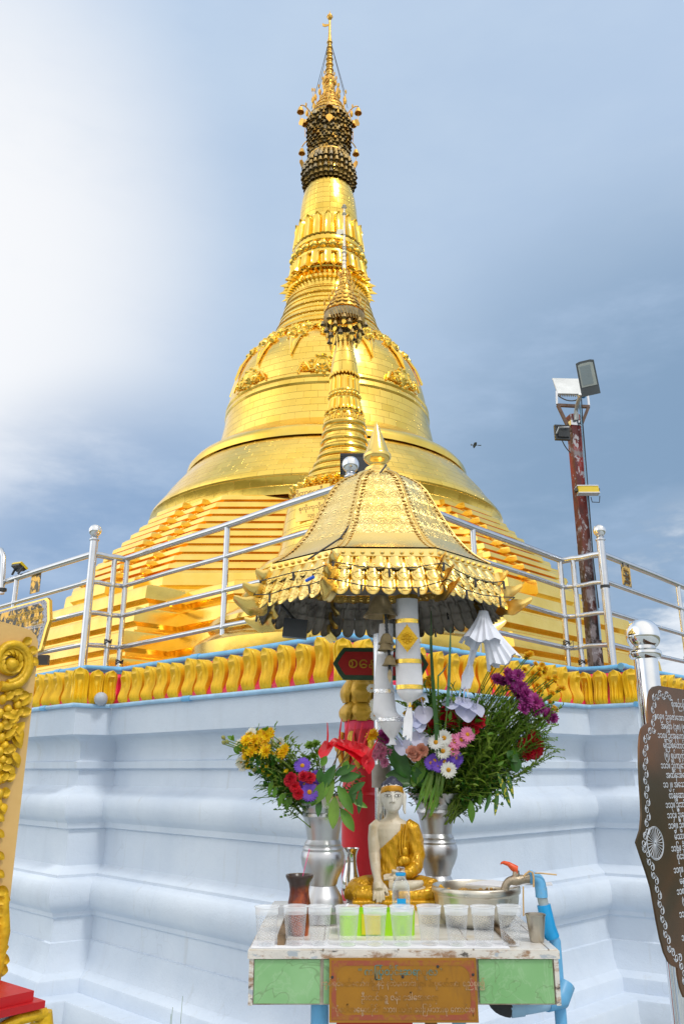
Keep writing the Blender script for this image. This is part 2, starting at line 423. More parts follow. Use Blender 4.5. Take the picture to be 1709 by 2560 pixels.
# one petal, local: x along wall, -y outwards, z up
def petal_mesh(w, h=.275):
    mb = MB(); rows = []
    nz = 17; nx = 19
    for i in range(nz):
        t = i/(nz-1)
        if t < .70: hw = .465 - .05*sin(pi*min(1, t/.7))*.6
        else:
            q = (t-.70)/.30; hw = .465*sqrt(max(0, 1 - q**2.4)) + .012
        bulge = .030*exp(-((t-.18)/.20)**2) + .010*t + .050*max(0, t-.58)**1.3*1.6
        row = []
        for j in range(nx):
            s_ = -1 + 2*j/(nx-1)
            dd = max(abs(s_), max(0, (t-.48)/.52)**1.3); rid = .0085*cos((1-dd)*pi*4.4)*(1 if dd < .92 else 0) * (1 if t > .12 else t/.12)
            y = -(bulge + .022*(1-abs(s_)**4) + rid)
            row.append(V((s_*hw*w, y, h*t)))
        rows.append(row)
    mb.loft(rows, 0, closed=False)
    back = [[V((p.x*.97, .03, p.z)) for p in r] for r in rows]
    for a, b in ((0, 0), (-1, -1)):
        mb.loft([[r[a] for r in rows], [r[b] for r in back]], 0, closed=False)
    mb.loft([rows[-1], back[-1]], 0, closed=False)
    mb.loft([back[0], rows[0]], 0, closed=False)
    return mb.mesh('petal', m_petal, 60)
PW = .176
pet_me = petal_mesh(.142)
pet_sm = petal_mesh(.125)
def put_petal(x, y, ang, me=None, k=1.0, lean=0.0):
    o = link('lotus_petal', me or pet_me, terrace)
    o.matrix_parent_inverse = terrace.matrix_basis.inverted()
    o.location = (x, y, 2.212); o.rotation_euler = (lean + rnd.uniform(-.05, .05), rnd.uniform(-.03, .03), ang + rnd.uniform(-.05, .05)); o.scale = (k*rnd.uniform(.93, 1.05), rnd.uniform(.85, 1.15), rnd.uniform(.94, 1.05))
pl = offset_line(LW, -.035)
for i, (a, b) in enumerate(zip(pl, pl[1:])):
    d = b - a; L = d.length; t = d / L; ang = atan2(t.y, t.x)
    if i in (1, 4):
        [put_petal(*(a.lerp(b, f)), ang, pet_sm, k_) for f, k_ in (((.80, .95), (.42, 1.0)) if i == 1 else ((.06, .9), (.34, 1.0), (.68, 1.0)))]
        put_petal(*(a if i == 1 else b), ang + (-.42 if i == 1 else .42), None, 1.05); continue
    n = int(round((L - .16) / PW)); st = (L - .16) / n
    lo = .08
    for j in range(n):
        s_ = lo + st*(j+.5)
        q = a + t*s_
        if i in (0, 5) and abs(q.x) > 6.0: continue
        put_petal(q.x, q.y, ang, None, st/PW, 0)
c0 = pl[3]
put_petal(c0.x, c0.y - .01, 0, None, .95)
fl = [(p.x, p.y) for p in offset_line(LW, -.12)]
mb = MB(); n = len(fl); mb.add([(x, y, 2.474) for x, y in fl] + [(7, 26, 2.474), (-7.5, 26, 2.474)], [tuple(range(n+2))]); mb.build('terrace_floor', mat('terrace_tiles', (.42, .36, .28), .5), terrace)
for p in ((-1.95, 6.80),):
    MB().sphere((p[0], p[1]-.02, 2.25), .055, 12).build('lamp_cover', mat('grey_plastic', (.42, .46, .52), .5), terrace)
# blue pvc pipes along the cornice
def pipe_run(name, label, d, z, r, m, lo=0, hi=7, wob=.004):
    pts = offset_line(LW, d)[lo:hi]; P = []
    for a, b in zip(pts, pts[1:]):
        k = max(2, int((b-a).length / .5))
        for i in range(k): q = a.lerp(b, i/k); P.append(V((q.x + rnd.uniform(-wob, wob), q.y + rnd.uniform(-wob, wob), z + rnd.uniform(-wob, wob))))
    P.append(V((pts[-1].x, pts[-1].y, z)))
    t = thing(name, label, 'pipe', P[len(P)//2]); mb = MB().tube(P, r, 10, 0); o = mb.build('pipe_body', m, t)
    cs = MB()
    for p, q in list(zip(P, P[1:]))[::5]:
        dd = (q-p).normalized(); cs = MB().tube([p - dd*.05, p + dd*.05], r*1.25, 10); cs.build('coupling', m_pipe, t)
pipe_run('water_pipe', 'pale blue plastic pipe running just below the gold petals', .022, 2.196, .017, m_pipe_pale)
pipe_run('water_pipe', 'thicker blue plastic pipe lying on the terrace edge right behind the gold petals', -.13, 2.515, .024, m_pipe)
pipe_run('water_pipe', 'thinner blue plastic pipe behind the gold petals, nearest the railing feet', -.20, 2.500, .019, m_pipe_pale, 0, 7, .012)

# ------------------------------------------------------------------ stainless railings
R0, RL1, RL2, RL3 = V((.085,5.35)), V((-2.05,7.52)), V((-2.29,7.31)), V((-5.2,10.0))
RR1, RR2, RR3 = V((2.09,7.57)), V((2.39,7.31)), V((5.4,10.55))
RZ = [3.6, 3.34, 3.06, 2.77]; ZF = 2.474
def railing(label, a, b, posts, ends=(True, True)):
    t = thing('railing', label, 'railing', (*((a+b)/2), ZF), 'stainless railings on the terrace')
    e = (b-a).normalized()
    for i, z in enumerate(RZ):
        mb = MB().tube([V((*(a.lerp(b, s_)), z + .004*sin(s_*9+i))) for s_ in (0, .25, .5, .75, 1)], .030 if i == 0 else .021, 12); mb.build('rail', m_steel, t)
    for s_ in posts:
        p = a.lerp(b, s_); mb = MB().tube([(p.x, p.y, ZF), (p.x, p.y, RZ[0]-.015)], .024, 12)
        mb.lathe([(.045,0),(.045,.008),(.026,.014)], 12, (p.x, p.y, ZF))
        for z in RZ[1:]: mb.lathe([(.0235, -.024), (.0275, -.012), (.0275, .012), (.0235, .024)], 12, (p.x, p.y, z), cap=False)
        mb.build('post', m_steel, t)
        zz = rnd.choice((2.55, 2.80, 2.62)); mb = MB()
        for k in range(3): mb.tube([(p.x + .030*cos(q), p.y + .030*sin(q), zz + .012*k + .01*sin(q*1.5+k)) for q in (.5*j for j in range(14))], .004, 4)
        mb.tube([(p.x + .03, p.y - .02, zz), (p.x + .05, p.y - .05, zz + .03), (p.x + .045, p.y - .05, zz - .05)], .003, 4); mb.build('wire_tie', m_wire, t)
    return t
railing('stainless railing with four rails running left from the gold canopy', R0, RL1, (.475, .985))
railing('short stainless railing return beside the left ball topped post', RL1, RL2, (.32,))
railing('stainless railing hung with a black and gold sign at far left', RL2, RL3, (.37,))
railing('stainless railing with four rails running right behind the gold canopy', R0, RR1, (.49, .985))
railing('short stainless railing return in front of the red light pole', RR1, RR2, (.28,))
railing('stainless railing at far right hung with a small square gold plate', RR2, RR3, (.40, .78))
def ball_post(p, label, zt=3.72, r=.036, br=.058):
    t = thing('ball_post', label, 'post', (*p, ZF), 'ball topped railing posts')
    MB().tube([(p.x, p.y, ZF), (p.x, p.y, zt)], r, 16).build('shaft', m_steel, t)
    MB().lathe([(r,0),(r*1.25,.01),(r*1.25,.02),(r*.7,.028),(r*.7,.036),(r*1.05,.042),(r*.6,.06)], 16, (p.x, p.y, zt)).build('collar', m_steel, t)
    MB().sphere((p.x, p.y, zt+.045+br), br, 20).build('ball', m_chrome, t)
ball_post(RL2, 'ball topped steel post at the left bend of the railing')
ball_post(RR2, 'ball topped steel post at the right bend, with a black band')
ball_post(V((.06, 5.33)), 'ball topped steel post just left of the canopy finial', 3.62, .036, .06)
MB().lathe([(.039,0),(.043,0),(.043,.025),(.039,.025)], 16, (*RR2, 3.28)).build('clamp', m_darkmetal, bpy.data.objects['ball_post.001'])

# ------------------------------------------------------------------ the great gilded stupa
D = 13.0; PX, PY = CT0.x, CT0.y
pag = thing('golden_pagoda', 'huge gilded stupa with stepped base, tiled bell and tall spire', 'pagoda', (PX, PY, ZF))
def yw(y, d): return y + 14*min(1, max(0, (y-500)/50))*min(1, max(0, (770-y)/40)) if d == D else y
def prof_px(rows, d): r = [sil(a, yw(y, d), d) for a, y in rows]; return r[::-1] if rows[0][1] < rows[-1][1] else r
def pl_(u, v): return (u, v)
def stupa_lathe(rows, name, m, par, d, c, seg=72, ang=28):
    MB().lathe(prof_px(rows, d), seg, (c[0], c[1], 0), cap=False).build(name, m, par, ang)
CC = (PX, PY)
stupa_lathe([(350,1203),(360,1212),(376,1228),(397,1249),(412,1268),(427,1283),(440,1297),(442,1303),(436,1316),(434,1345)], 'dome', m_tile, pag, D, CC)
stupa_lathe([(272,1139),(290,1148),(318,1163),(338,1173),(348,1183),(350,1188),(350,1198),(343,1203),(330,1206)], 'ring_moulding', m_gold, pag, D, CC)
stupa_lathe([(148,880),(160,886),(174,897),(190,911),(203,924),(214,938),(223,951),(230,965),(236,980),(241,996),(245,1012),(248,1028),(252,1031),(254,1037),(252,1042),(254,1046),(256,1053),(254,1058),(256,1070),(259,1084),(263,1100),(268,1118),(274,1141)], 'bell', m_tile, pag, D, CC, 96)
rows = []
ys = [757 + (882-757)*i/9 for i in range(10)]
def hwy(y):
    T = [(740,98),(757,99),(775,104),(800,113),(825,122),(850,133),(872,145),(884,150)]
    for (a, p), (b, q) in zip(T, T[1:]):
        if y <= b: return p + (q-p)*(y-a)/(b-a)
    return T[-1][1]
for i, y in enumerate(ys[:-1]):
    s_ = (ys[i+1]-y); w0, w1 = hwy(y), hwy(ys[i+1])
    if i % 2 == 0: rows += [(w0+.5, y), (w0+3, y+s_*.2), (w0+6, y+s_*.5), (w0+6.5, y+s_*.8), (w0+3, y+s_*.97)]
    else: rows += [(w0+1, y), (w0+1+ (w1-w0)*.4, y+s_*.5), (w1+2, y+s_*.72), (w1+3, y+s_*.85), (w1, y+s_*.98)]
stupa_lathe(rows, 'ring_spire', m_tile_s, pag, D, CC)
stupa_lathe([(95,722),(97,728),(96,732),(97,745),(99,758)], 'plain_band', m_tile_s, pag, D, CC)
stupa_lathe([(44,412),(45,430),(47,447),(53,466),(60,485),(66,505),(70,525),(72,545),(71,556),(69,562)], 'banana_bud', m_tile_bud, pag, D, CC, 48)
def sil2(hw, y): return sil(hw, yw(y, D), D)
def lotus(name, par, c, n, top, bot, flare, up, m, tip=1.05, core=.93, edge=.16):
    """ring of n gold petals between two (radius, height) levels; the tips curl out at one end"""
    mb = MB(); (r1, z1), (r0, z0) = top, bot
    mb.lathe([(r0*core, z0), (r1*core, z1)], 48, (*c, 0), cap=False); mb.lathe([(r0*1.03, z0-.01), (r0*1.05, z0+(z1-z0)*.03), (r0*.97, z0+(z1-z0)*.06)], 48, (*c, 0), cap=False)
    for k in range(n):
        for layer in (0, 1):
            a0 = 2*pi*(k + .5*layer)/n; rows_ = []
            sc_ = .80 if layer == 0 else .62
            for i in range(8):
                t = i/7; q = t if up else 1-t
                hwid = pi/n*(1.0 if q < .72 else sqrt(max(0, 1-((q-.72)/.28)**2))*1 + .06)*(.86 if layer == 0 else .42)
                zz = z0 + (z1-z0)*t
                rr = r0 + (r1-r0)*t
                rr = rr*(1.0 if layer == 0 else .955) + flare*max(0, q-.6)**1.5*3
                row = []
                for j in range(7):
                    s_ = -1 + j/3
                    bul = (.05*rr*(1-s_*s_)*sin(pi*min(1, .25+.75*q)) + (.055*rr if .5 < abs(s_) < .9 else 0) - (.03*rr if abs(s_) > .9 else 0)) if layer == 0 else .02*rr*(1-s_*s_)
                    aa = a0 + s_*hwid
                    row.append(V((c[0] + (rr+bul)*cos(aa), c[1] + (rr+bul)*sin(aa), zz)))
                rows_.append(row)
            mb.loft(rows_, 0, closed=False)
    return mb.build(name, m, par, 50)
lotus('lotus_up', pag, CC, 20, sil2(75,563), sil2(84,618), .06, True, m_gold)
stupa_lathe([(69,558),(74,560),(76,566),(74,570)], 'bud_collar', m_gold, pag, D, CC, 48)
rz = [sil2(86,620), sil2(89,626), sil2(89,632), sil2(86,634), sil2(86,655), sil2(90,657), sil2(91,663), sil2(87,665)]
mb = MB().lathe([(r, z) for r, z in rz][::-1], 60, (*CC, 0), cap=False)
rp, zp = sil2(87, 645)
for k in range(24):
    a = 2*pi*(k+.5)/24; p = V((PX + rp*cos(a), PY + rp*sin(a), zp)); mb.sphere(p, (.085, .085, .075), 10)
    mb.lathe([(.10,0),(.115,.015),(.10,.03)], 14, p - V((cos(a), sin(a), 0))*.02, M=V((cos(a), sin(a), 0)).to_track_quat('Z','Y').to_matrix(), cap=False)
mb.build('pearl_band', m_gold, pag)
lotus('lotus_down', pag, CC, 20, sil2(88,663), sil2(95,704), .10, False, m_gold)
mb = MB().lathe([sil2(97,732), sil2(101,728), sil2(101,722), sil2(96,718), sil2(92,702)], 60, (*CC, 0), cap=False)
for rr_, yy, nn, ln in ((99, 712, 44, .16), (102, 727, 56, .10)):
    r, z = sil2(rr_, yy)
    for k in range(nn):
        a = 2*pi*k/nn; w = pi/nn*.8; e = V((cos(a), sin(a), 0)); t_ = V((-sin(a), cos(a), 0)); p = V((PX, PY, z)) + e*(r-.06)
        big = ln*(1.5 if (rr_ == 99 and k % 2 == 0) else 1)
        vs = [p + t_*w*r + V((0,0,.07)), p - t_*w*r + V((0,0,.07)), p + e*.05 + V((0,0,.09)), p + e*big - V((0,0,.05)), p + t_*w*r*.8 - V((0,0,.05)), p - t_*w*r*.8 - V((0,0,.05))]
        mb.add(vs, [(0,2,3),(2,1,3),(0,3,4),(3,1,5),(4,3,5)])
mb.build('spiked_collar', m_gold, pag, 15)
# festoons of rosettes and kite pendants on the shoulder of the bell
def bell_pt(py, a, out=0.0):
    T = [(880,148),(897,174),(911,190),(924,203),(938,214),(951,223),(965,230),(980,236),(1012,245),(1030,249),(1058,254)]
    for (y0, h0), (y1, h1) in zip(T, T[1:]):
        if py <= y1: hw = h0 + (h1-h0)*(py-y0)/(y1-y0); break
    r, z = sil2(hw, py)
    return V((PX + (r+out)*cos(a), PY + (r+out)*sin(a), z)), V((cos(a), sin(a), .35)).normalized()
def rosette(mb, p, nrm, r):
    q = nrm.to_track_quat('Z', 'Y').to_matrix()
    mb.lathe([(r,-.03),(r*1.02,.01),(r*.82,.03),(r*.70,.02),(r*.55,.045),(r*.4,.035),(r*.25,.06),(0.0001,.065)], 14, p, M=q)
    for k in range(9):
        a = 2*pi*k/9; mb.sphere(p + q @ V((r*cos(a), r*sin(a), .01)), (r*.26, r*.26, r*.2), 6)
nf = 16
for k in range(nf):
    a = -pi/2 + 2*pi*k/nf + .06
    if sin(a) > .45: continue
    mb = MB()
    for da, y, r in ((-.085, 899, .105), (.085, 899, .105), (-.06, 920, .085), (.06, 920, .085)):
        p, nn_ = bell_pt(y, a+da, .03); rosette(mb, p, nn_, r)
    pts = [bell_pt(y, a+da, .035)[0] for da, y in ((-.055, 929), (0, 935), (.055, 929), (.03, 950), (0, 984), (-.03, 950))]
    mb.tube(pts + [pts[0]], .022, 6)
    cpt = bell_pt(948, a, .06)[0]; mb.add(pts + [cpt], [(i, (i+1) % 6, 6) for i in range(6)])
    mb.build('festoon', m_gold, pag, 30)
    mb = MB(); mb.tube([bell_pt(899 - 6*sin(pi*i/8), a + .13 + (2*pi/nf-.26)*i/8, .03)[0] for i in range(9)], .028, 6)
    for i in range(7): mb.sphere(bell_pt(899 - 6*sin(pi*i/6), a + .13 + (2*pi/nf-.26)*i/6, .05)[0], .035, 6)
    mb.build('garland', m_gold, pag)
for a in (-pi/2-.80, -pi/2-.03, -pi/2+.80):
    mb = MB()
    for s_, r in ((0, .16), (-.09, .09), (.09, .09), (-.15, .06), (.15, .06)):
        p, nn_ = bell_pt(1012 + abs(s_)*55, a+s_, .02); rosette(mb, p, V((cos(a+s_), sin(a+s_), .1)).normalized(), r)
    for sg in (-1, 1):
        mb.tube([bell_pt(1012 + 14*sin(i*1.1)+i*2, a + sg*(.04+.03*i), .05)[0] for i in range(7)], .02, 6)
    mb.build('floral_badge', m_gold, pag, 30)
# chamfered stepped tiers
UP = [(0,1),(.5,1),(.585,.915),(.607,.937),(.69,.855),(.715,.88)]
upq = UP + [(d, x) for x, d in UP[::-1][:-1]]              # quarter from front middle to the side middle
LO = [(0,1.0),(.205,1.0),(.345,.86),(.43,.945)]
loq = LO + [(d, x) for x, d in LO[::-1]]
def plan(q):
    q = q[:]
    full = [(-x, -d) for x, d in q]                         # front-left quarter (x to the left, d towards the viewer)
    pts = []
    for rot in range(4):
        for (x, y) in full[:-1]:
            for _ in range(rot): x, y = y, -x
            pts.append((x, y))
    return pts
UPP, LOP = plan(upq), plan(loq)
def tier(P, prof_, name, m, ang=20):
    mb = MB(); L = 0
    rings = [[V((PX + x*a, PY + y*a, z)) for x, y in P] for a, z in prof_]
    mb.loft(rings, 0, cap0=False)
    return mb.build(name, m, pag, ang)
L6 = [(2.68, 5.20), (2.90, 4.93), (3.11, 4.67), (3.32, 4.42), (3.50, 4.16), (3.66, 3.92)]; levels = []
for (a0_, z0_), (a1_, z1_) in zip(L6, L6[1:]): levels += [(a0_, z0_), ((a0_+a1_)/2, (z0_+z1_)/2)]
levels.append(L6[-1])
for i, (a, z) in enumerate(levels):
    zb = levels[i+1][1] if i+1 < len(levels) else 3.62
    h = z - zb
    tier(UPP, [(a+.0, zb-.01), (a+.0, zb+h*.16), (a-.03, zb+h*.19), (a-.03, zb+h*.30), (a-.015, zb+h*.36), (a+.015, zb+h*.44), (a+.004, zb+h*.86), (a-.006, zb+h*.95), (a-.025, z)], 'stepped_tier', m_goldstep)
low = [(4.40, 3.66), (4.56, 3.38), (4.72, 3.10), (4.90, 2.80)]
for i, (a, z) in enumerate(low):
    zb = low[i+1][1] if i+1 < len(low) else ZF
    h = z - zb
    tier(LOP, [(a-.0, zb-.01), (a-.0, zb+h*.10), (a-.05, zb+h*.13), (a-.05, zb+h*.26), (a-.025, zb+h*.33), (a+.02, zb+h*.42), (a+.004, zb+h*.86), (a-.008, zb+h*.95), (a-.04, z)], 'base_tier', m_goldstain if i > 1 else m_goldstep)
# crown umbrella (hti)
def spire_rod(par, c, zs, rs, m=m_gold): pass
def cone(par, c, rows, d, name='crown_cone'):
    st = []
    for i in range(len(rows)-1):
        (w0, y0), (w1, y1) = rows[i], rows[i+1]
        st += [(w0*.98+.3, y0), (w1*.94, y1-1), (w1+1.2, y1-.4), (w1+1.2, y1+1.2), (w1*.93, y1+1.5)]
    MB().lathe([sil(w, y, d) for w, y in st][::-1], 40, (*c, 0), cap=False).build(name, m_lattice, par, 30)
crows = [(6,194),(9,210),(13,225),(18,240),(25,255),(33,268),(41,282),(49,296),(54,307)]
cone(pag, CC, crows, D)
def zpx(y, d=D): return sil(1, y, d)[1]
mb = MB().lathe([(.075, zpx(200)), (.06, zpx(180)), (.045, zpx(165)), (.04, zpx(140)), (.035, zpx(100)), (.025, zpx(80)), (.022, zpx(52))], 12, (*CC, 0))
for i in range(14):
    y = 100 + i*7; r = .040 + .0025*i + .016*(i % 2); mb.lathe([(r*.6, zpx(y)-.02), (r, zpx(y)), (r, zpx(y)+.015), (r*.5, zpx(y)+.05)], 10, (*CC, 0))
mb.build('spire_rod', m_golddull, pag)
mb = MB(); zc = zpx(42); mb.sphere((PX, PY, zc), (.055, .055, .075), 12)
for k in range(8): a = 2*pi*k/8; mb.sphere((PX+.05*cos(a), PY+.05*sin(a), zc), .018, 6)
mb.lathe([(.015, 0), (.003, .10)], 6, (PX, PY, zc+.06)); mb.build('diamond_bud', m_golddull, pag)
mb = MB(); zv = zpx(60); mb.prism([(0,0),(.10,.02),(.16,.06),(.15,-.02),(.10,-.05),(0,-.03)], .01, frame((PX, PY, zv), (-1,.2,0), (0,0,1)))
mb.build('vane', m_golddull, pag)
mb = MB()
for k in range(24):
    a = 2*pi*k/24
    for i, (w, y) in enumerate(((52,300),(36,272),(21,246),(11,216))):
        r, z = sil2(w, y); hgt = (.42, .34, .28, .24)[i]*rnd.uniform(.8, 1.1)
        if (k+i) % 3: continue
        p = V((PX + r*cos(a), PY + r*sin(a), z)); e = V((cos(a), sin(a), 0))
        mb.tube([p, p + e*.05 + V((0,0,hgt))], [.012, .004], 4)
        mb.sphere(p + e*.03 + V((0,0,hgt*.45)), (.035, .035, .08), 6)
        mb.sphere(p + e*.05 + V((0,0,hgt)), (.02, .02, .05), 5)
mb.build('crown_finials', m_golddull, pag)
mb = MB()
for k in (0.4, 2.7, 4.2, 5.6):
    r, z = sil2(50, 285); mb.tube([(PX + r*cos(k), PY + r*sin(k), z+.3), (PX, PY, zpx(95))], .006, 4)
mb.build('guy_wires', m_wire, pag)
def little_bell(mb, p, s_, mi=0):
    mb.lathe([(.002, s_), (.25*s_, .95*s_), (.34*s_, .55*s_), (.42*s_, .22*s_), (.55*s_, 0)], 7, p, mi, cap=False)
def bell_leaf(mb, p, s_, a, mi):
    M = frame(p, (-sin(a), cos(a), rnd.uniform(-.4, .4)), (0, 0, -1))
    mb.prism([(0,0),(.35*s_,.25*s_),(.38*s_,.6*s_),(0,1.15*s_),(-.38*s_,.6*s_),(-.35*s_,.25*s_)], .01, M, mi)
mb = MB(); zz0, zz1 = zpx(436), zpx(276)
mb.lathe([sil2(40, 440), sil2(42, 400), sil2(40, 330), sil2(44, 310)], 30, (*CC, 0), 2, cap=False)
for lev in range(14):
    y = 314 + lev*6.8; hw = 53 - 7*min(1, lev/11)
    r, z = sil2(hw, y)
    mb.tube([(PX + r*cos(2*pi*k/36), PY + r*sin(2*pi*k/36), z+.10) for k in range(37)], .014, 4, 1, False)
    for k in range(30):
        a = 2*pi*(k + .5*(lev % 2))/30; q = r*rnd.uniform(.95, 1.05); p = V((PX + q*cos(a), PY + q*sin(a), z + rnd.uniform(-.02, .02)))
        little_bell(mb, p, .10*rnd.uniform(.8, 1.15), rnd.choice((0, 0, 2, 3)))
        if rnd.random() < .28: bell_leaf(mb, p - V((0,0,.01)), .10, a, rnd.choice((0, 1, 2, 3)))
mb.build('bell_curtain', [m_bronze, m_bronze2, m_golddull, mat('pale_bronze', (.45, .36, .2), .4, .8, .3, 20)], pag, 60)
mb = MB()
for k in range(30):
    a = 2*pi*k/30; e = V((cos(a), sin(a), 0))
    pr = [sil2(w, y) for w, y in ((49,404),(55,414),(61,424),(64,438),(63,452),(59,464),(56,472))]
    pts = [V((PX, PY, z)) + e*r for r, z in pr]; mb.tube(pts, .010, 4, 1)
    for p in pts: little_bell(mb, p - V((0,0,.05)), .10*rnd.uniform(.8, 1.2), rnd.choice((0, 0, 1)))
for w, y in ((52, 402), (50, 415), (48, 425), (47, 436)):
    r, z = sil2(w, y); mb.lathe([(r-.05, z-.03), (r, z-.02), (r, z+.02), (r-.05, z+.03)], 40, (*CC, 0), 2, cap=False)
mb.build('bell_flare', [m_bronze, m_bronze2, m_golddull], pag, 60)
for k in range(8):
    a = -pi/2 + 2*pi*(k+.03)/8
    r, z = sil2(56, 312) if k % 2 == 0 else sil2(56, 334)
    out = .0 if k % 2 == 0 else .30
    e = V((cos(a), sin(a), 0)); p = V((PX, PY, z)) + e*(r + out + .03); mb = MB()
    if out: mb.tube(bez(V((PX, PY, z+.12)) + e*r, V((PX, PY, z+.30)) + e*(r+out*.7), p + V((0,0,.16))), .012, 5, 0)
    mb.lathe([(.004,.13),(.035,.11),(.055,.05),(.072,0),(.06,0)], 12, p, 0, cap=False); mb.tube([p + V((0,0,.02)), p - V((0,0,.16))], .006, 4)
    o = mb.build('wind_bell', [m_golddull], pag)
    mb = MB(); bell_leaf(mb, p - V((0,0,.15)), .17, a, 0); mb.build('clapper_leaf', goldplain('leaf_gold', (.95, .5, .08), .3), o)

# ------------------------------------------------------------------ the small gilded stupa on the corner plinth
DS = 7.2; SX, SY = at(861, 1400, DS).x, DS; SCC = (SX, SY)
sp_ = thing('small_pagoda', 'small gilded stupa with a bell hung crown, standing before the great one', 'pagoda', (SX, SY, ZF))
def s_(hw, y): return sil(hw, y, DS)
def sl_(rows, name, m, seg=48, ang=28): stupa_lathe(rows, name, m, sp_, DS, SCC, seg, ang)
sl_([(126,1245),(136,1256),(143,1272),(149,1300),(154,1325),(157,1348),(160,1351),(161,1357),(158,1361),(163,1380),(170,1395),(180,1409)], 'bell', m_tile_s, 64)
sl_([(178,1407),(198,1416),(212,1424),(220,1434),(221,1442),(212,1447),(208,1452),(220,1464),(245,1480),(258,1492),(262,1500),(260,1508),(250,1513)], 'ring_moulding', m_gold)
sl_([(250,1512),(262,1522),(300,1544),(326,1556),(338,1566),(342,1578),(334,1588),(330,1594),(350,1604),(372,1616),(382,1626),(383,1640),(380,1668)], 'base', m_goldstain)
rows = []
for i in range(8):
    y = 1062 + i*20.3; T = [(1055,49),(1080,51),(1130,58),(1165,75),(1200,96),(1225,118)]
    def hw_(y):
        for (a, p), (b, q) in zip(T, T[1:]):
            if y <= b: return p + (q-p)*(y-a)/(b-a)
        return T[-1][1]
    w0, w1 = hw_(y), hw_(y+20.3)
    rows += [(w0, y), (w0+4, y+3), (w0+6, y+8), (w0+4, y+12), (w0+1, y+13), (w1-2, y+17), (w1-1, y+20)]
sl_(rows, 'ring_spire', m_tile_s)
mb = MB()
r, z = s_(124, 1236)
for k in range(30):
    a = 2*pi*k/30; rosette(mb, V((SX + r*cos(a), SY + r*sin(a), z + .012*sin(k*2.4))), V((cos(a), sin(a), .5)).normalized(), .05)
mb.lathe([s_(128,1248), s_(126,1240), s_(116,1226)], 48, (*SCC, 0), cap=False); mb.build('floral_band', m_gold, sp_, 30)
sl_([(22,842),(22,862),(25,882),(30,902),(33,922),(34,934),(32,942)], 'banana_bud', m_tile_bud, 36)
lotus('lotus_up', sp_, SCC, 16, s_(34,950), s_(37,986), .012, True, m_gold)
mb = MB().lathe([s_(38,1008), s_(39,1004), s_(36,1001), s_(36,990), s_(39,987), s_(38,984)], 40, (*SCC, 0), cap=False)
r, z = s_(37, 995)
for k in range(20): a = 2*pi*k/20; mb.sphere((SX + r*cos(a), SY + r*sin(a), z), .022, 8)
r, z = s_(36, 944)
for k in range(26): a = 2*pi*k/26; mb.sphere((SX + r*cos(a), SY + r*sin(a), z), (.014, .014, .022), 6)
mb.build('pearl_band', m_gold, sp_)
lotus('lotus_down', sp_, SCC, 16, s_(38,1007), s_(43,1040), .03, False, m_gold)
mb = MB().lathe([s_(48,1066), s_(49,1056), s_(45,1046), s_(42,1038)], 40, (*SCC, 0), cap=False)
r, z = s_(49, 1056)
for k in range(36): a = 2*pi*k/36; mb.sphere((SX + r*cos(a), SY + r*sin(a), z), (.014, .014, .03), 6)
r, z = s_(46, 1046)
for k in range(16):
    a = 2*pi*k/16; e = V((cos(a), sin(a), 0)); t_ = V((-sin(a), cos(a), 0)); p = V((SX, SY, z)) + e*(r-.01)
    mb.add([p + t_*.022, p - t_*.022, p + e*.045 + V((0,0,-.02)), p + V((0,0,.03))], [(0,2,3),(2,1,3),(0,1,2)])
mb.build('spiked_collar', m_gold, sp_, 15)
cone(sp_, SCC, [(5,672),(8,688),(12,702),(17,717),(22,732),(29,747),(36,760),(43,772),(50,785)], DS)
zq = lambda y: sil(1, y, DS)[1]
mb = MB().lathe([(.022, zq(680)), (.016, zq(640)), (.012, zq(600)), (.010, zq(530)), (.008, zq(512))], 10, (*SCC, 0))
for y, r in ((515,.022),(519,.03),(534,.022),(536,.026),(588,.018),(618,.026),(624,.022),(632,.028),(642,.022),(652,.026),(662,.024)):
    mb.lathe([(r*.5, zq(y)-.012), (r, zq(y)), (r*.5, zq(y)+.014)], 10, (*SCC, 0))
mb.build('spire_rod', steel_mat('silvered_rod', .25, (.86, .78, .62)), sp_)
mb = MB().prism([(0,0),(.03,.015),(.07,.02),(.085,-.03),(.05,-.055),(0,-.03)], .006, frame((SX, SY, zq(575)), (-1,.2,0), (0,0,1))); mb.build('vane', mat('pale_vane', (.75, .72, .6), .35, .7), sp_)
mb = MB()
for k in range(18):
    a = 2*pi*k/18
    for i, (w, y) in enumerate(((50,782),(36,760),(22,733),(12,703))):
        if (k+i) % 2: continue
        r, z = s_(w, y); p = V((SX + r*cos(a), SY + r*sin(a), z)); e = V((cos(a), sin(a), 0)); hh = .12*rnd.uniform(.8, 1.2)
        mb.tube([p, p + e*.012 + V((0,0,hh))], [.005, .002], 4); mb.sphere(p + e*.01 + V((0,0,hh*.6)), (.012, .012, .03), 5)
mb.build('crown_finials', m_golddull, sp_)
mb = MB(); r, z = s_(50, 790); r2, z2 = s_(48, 806)
mb.lathe([(r2, z2), (r*1.02, z)], 40, (*SCC, 0), 1, cap=False)
for k in range(40):
    a = 2*pi*k/40; mb.tube([(SX + r*cos(a), SY + r*sin(a), z), (SX + r*.95*cos(a+.2), SY + r*.95*sin(a+.2), z2-.04)], .006, 4, 0)
for k in range(24):
    a = 2*pi*k/24; lv = k % 3; q = r*(1.04, .9, .75)[lv]; p = V((SX + q*cos(a), SY + q*sin(a), z - (.10, .17, .24)[lv] - rnd.uniform(0, .05)))
    mb.lathe([(.003,.045),(.016,.04),(.021,.02),(.03,0)], 10, p, rnd.choice((0,1)), cap=False); mb.tube([p + V((0,0,.04)), (p.x, p.y, z)], .003, 3, 0)
    bell_leaf(mb, p - V((0,0,.012)), .055, a, 2)
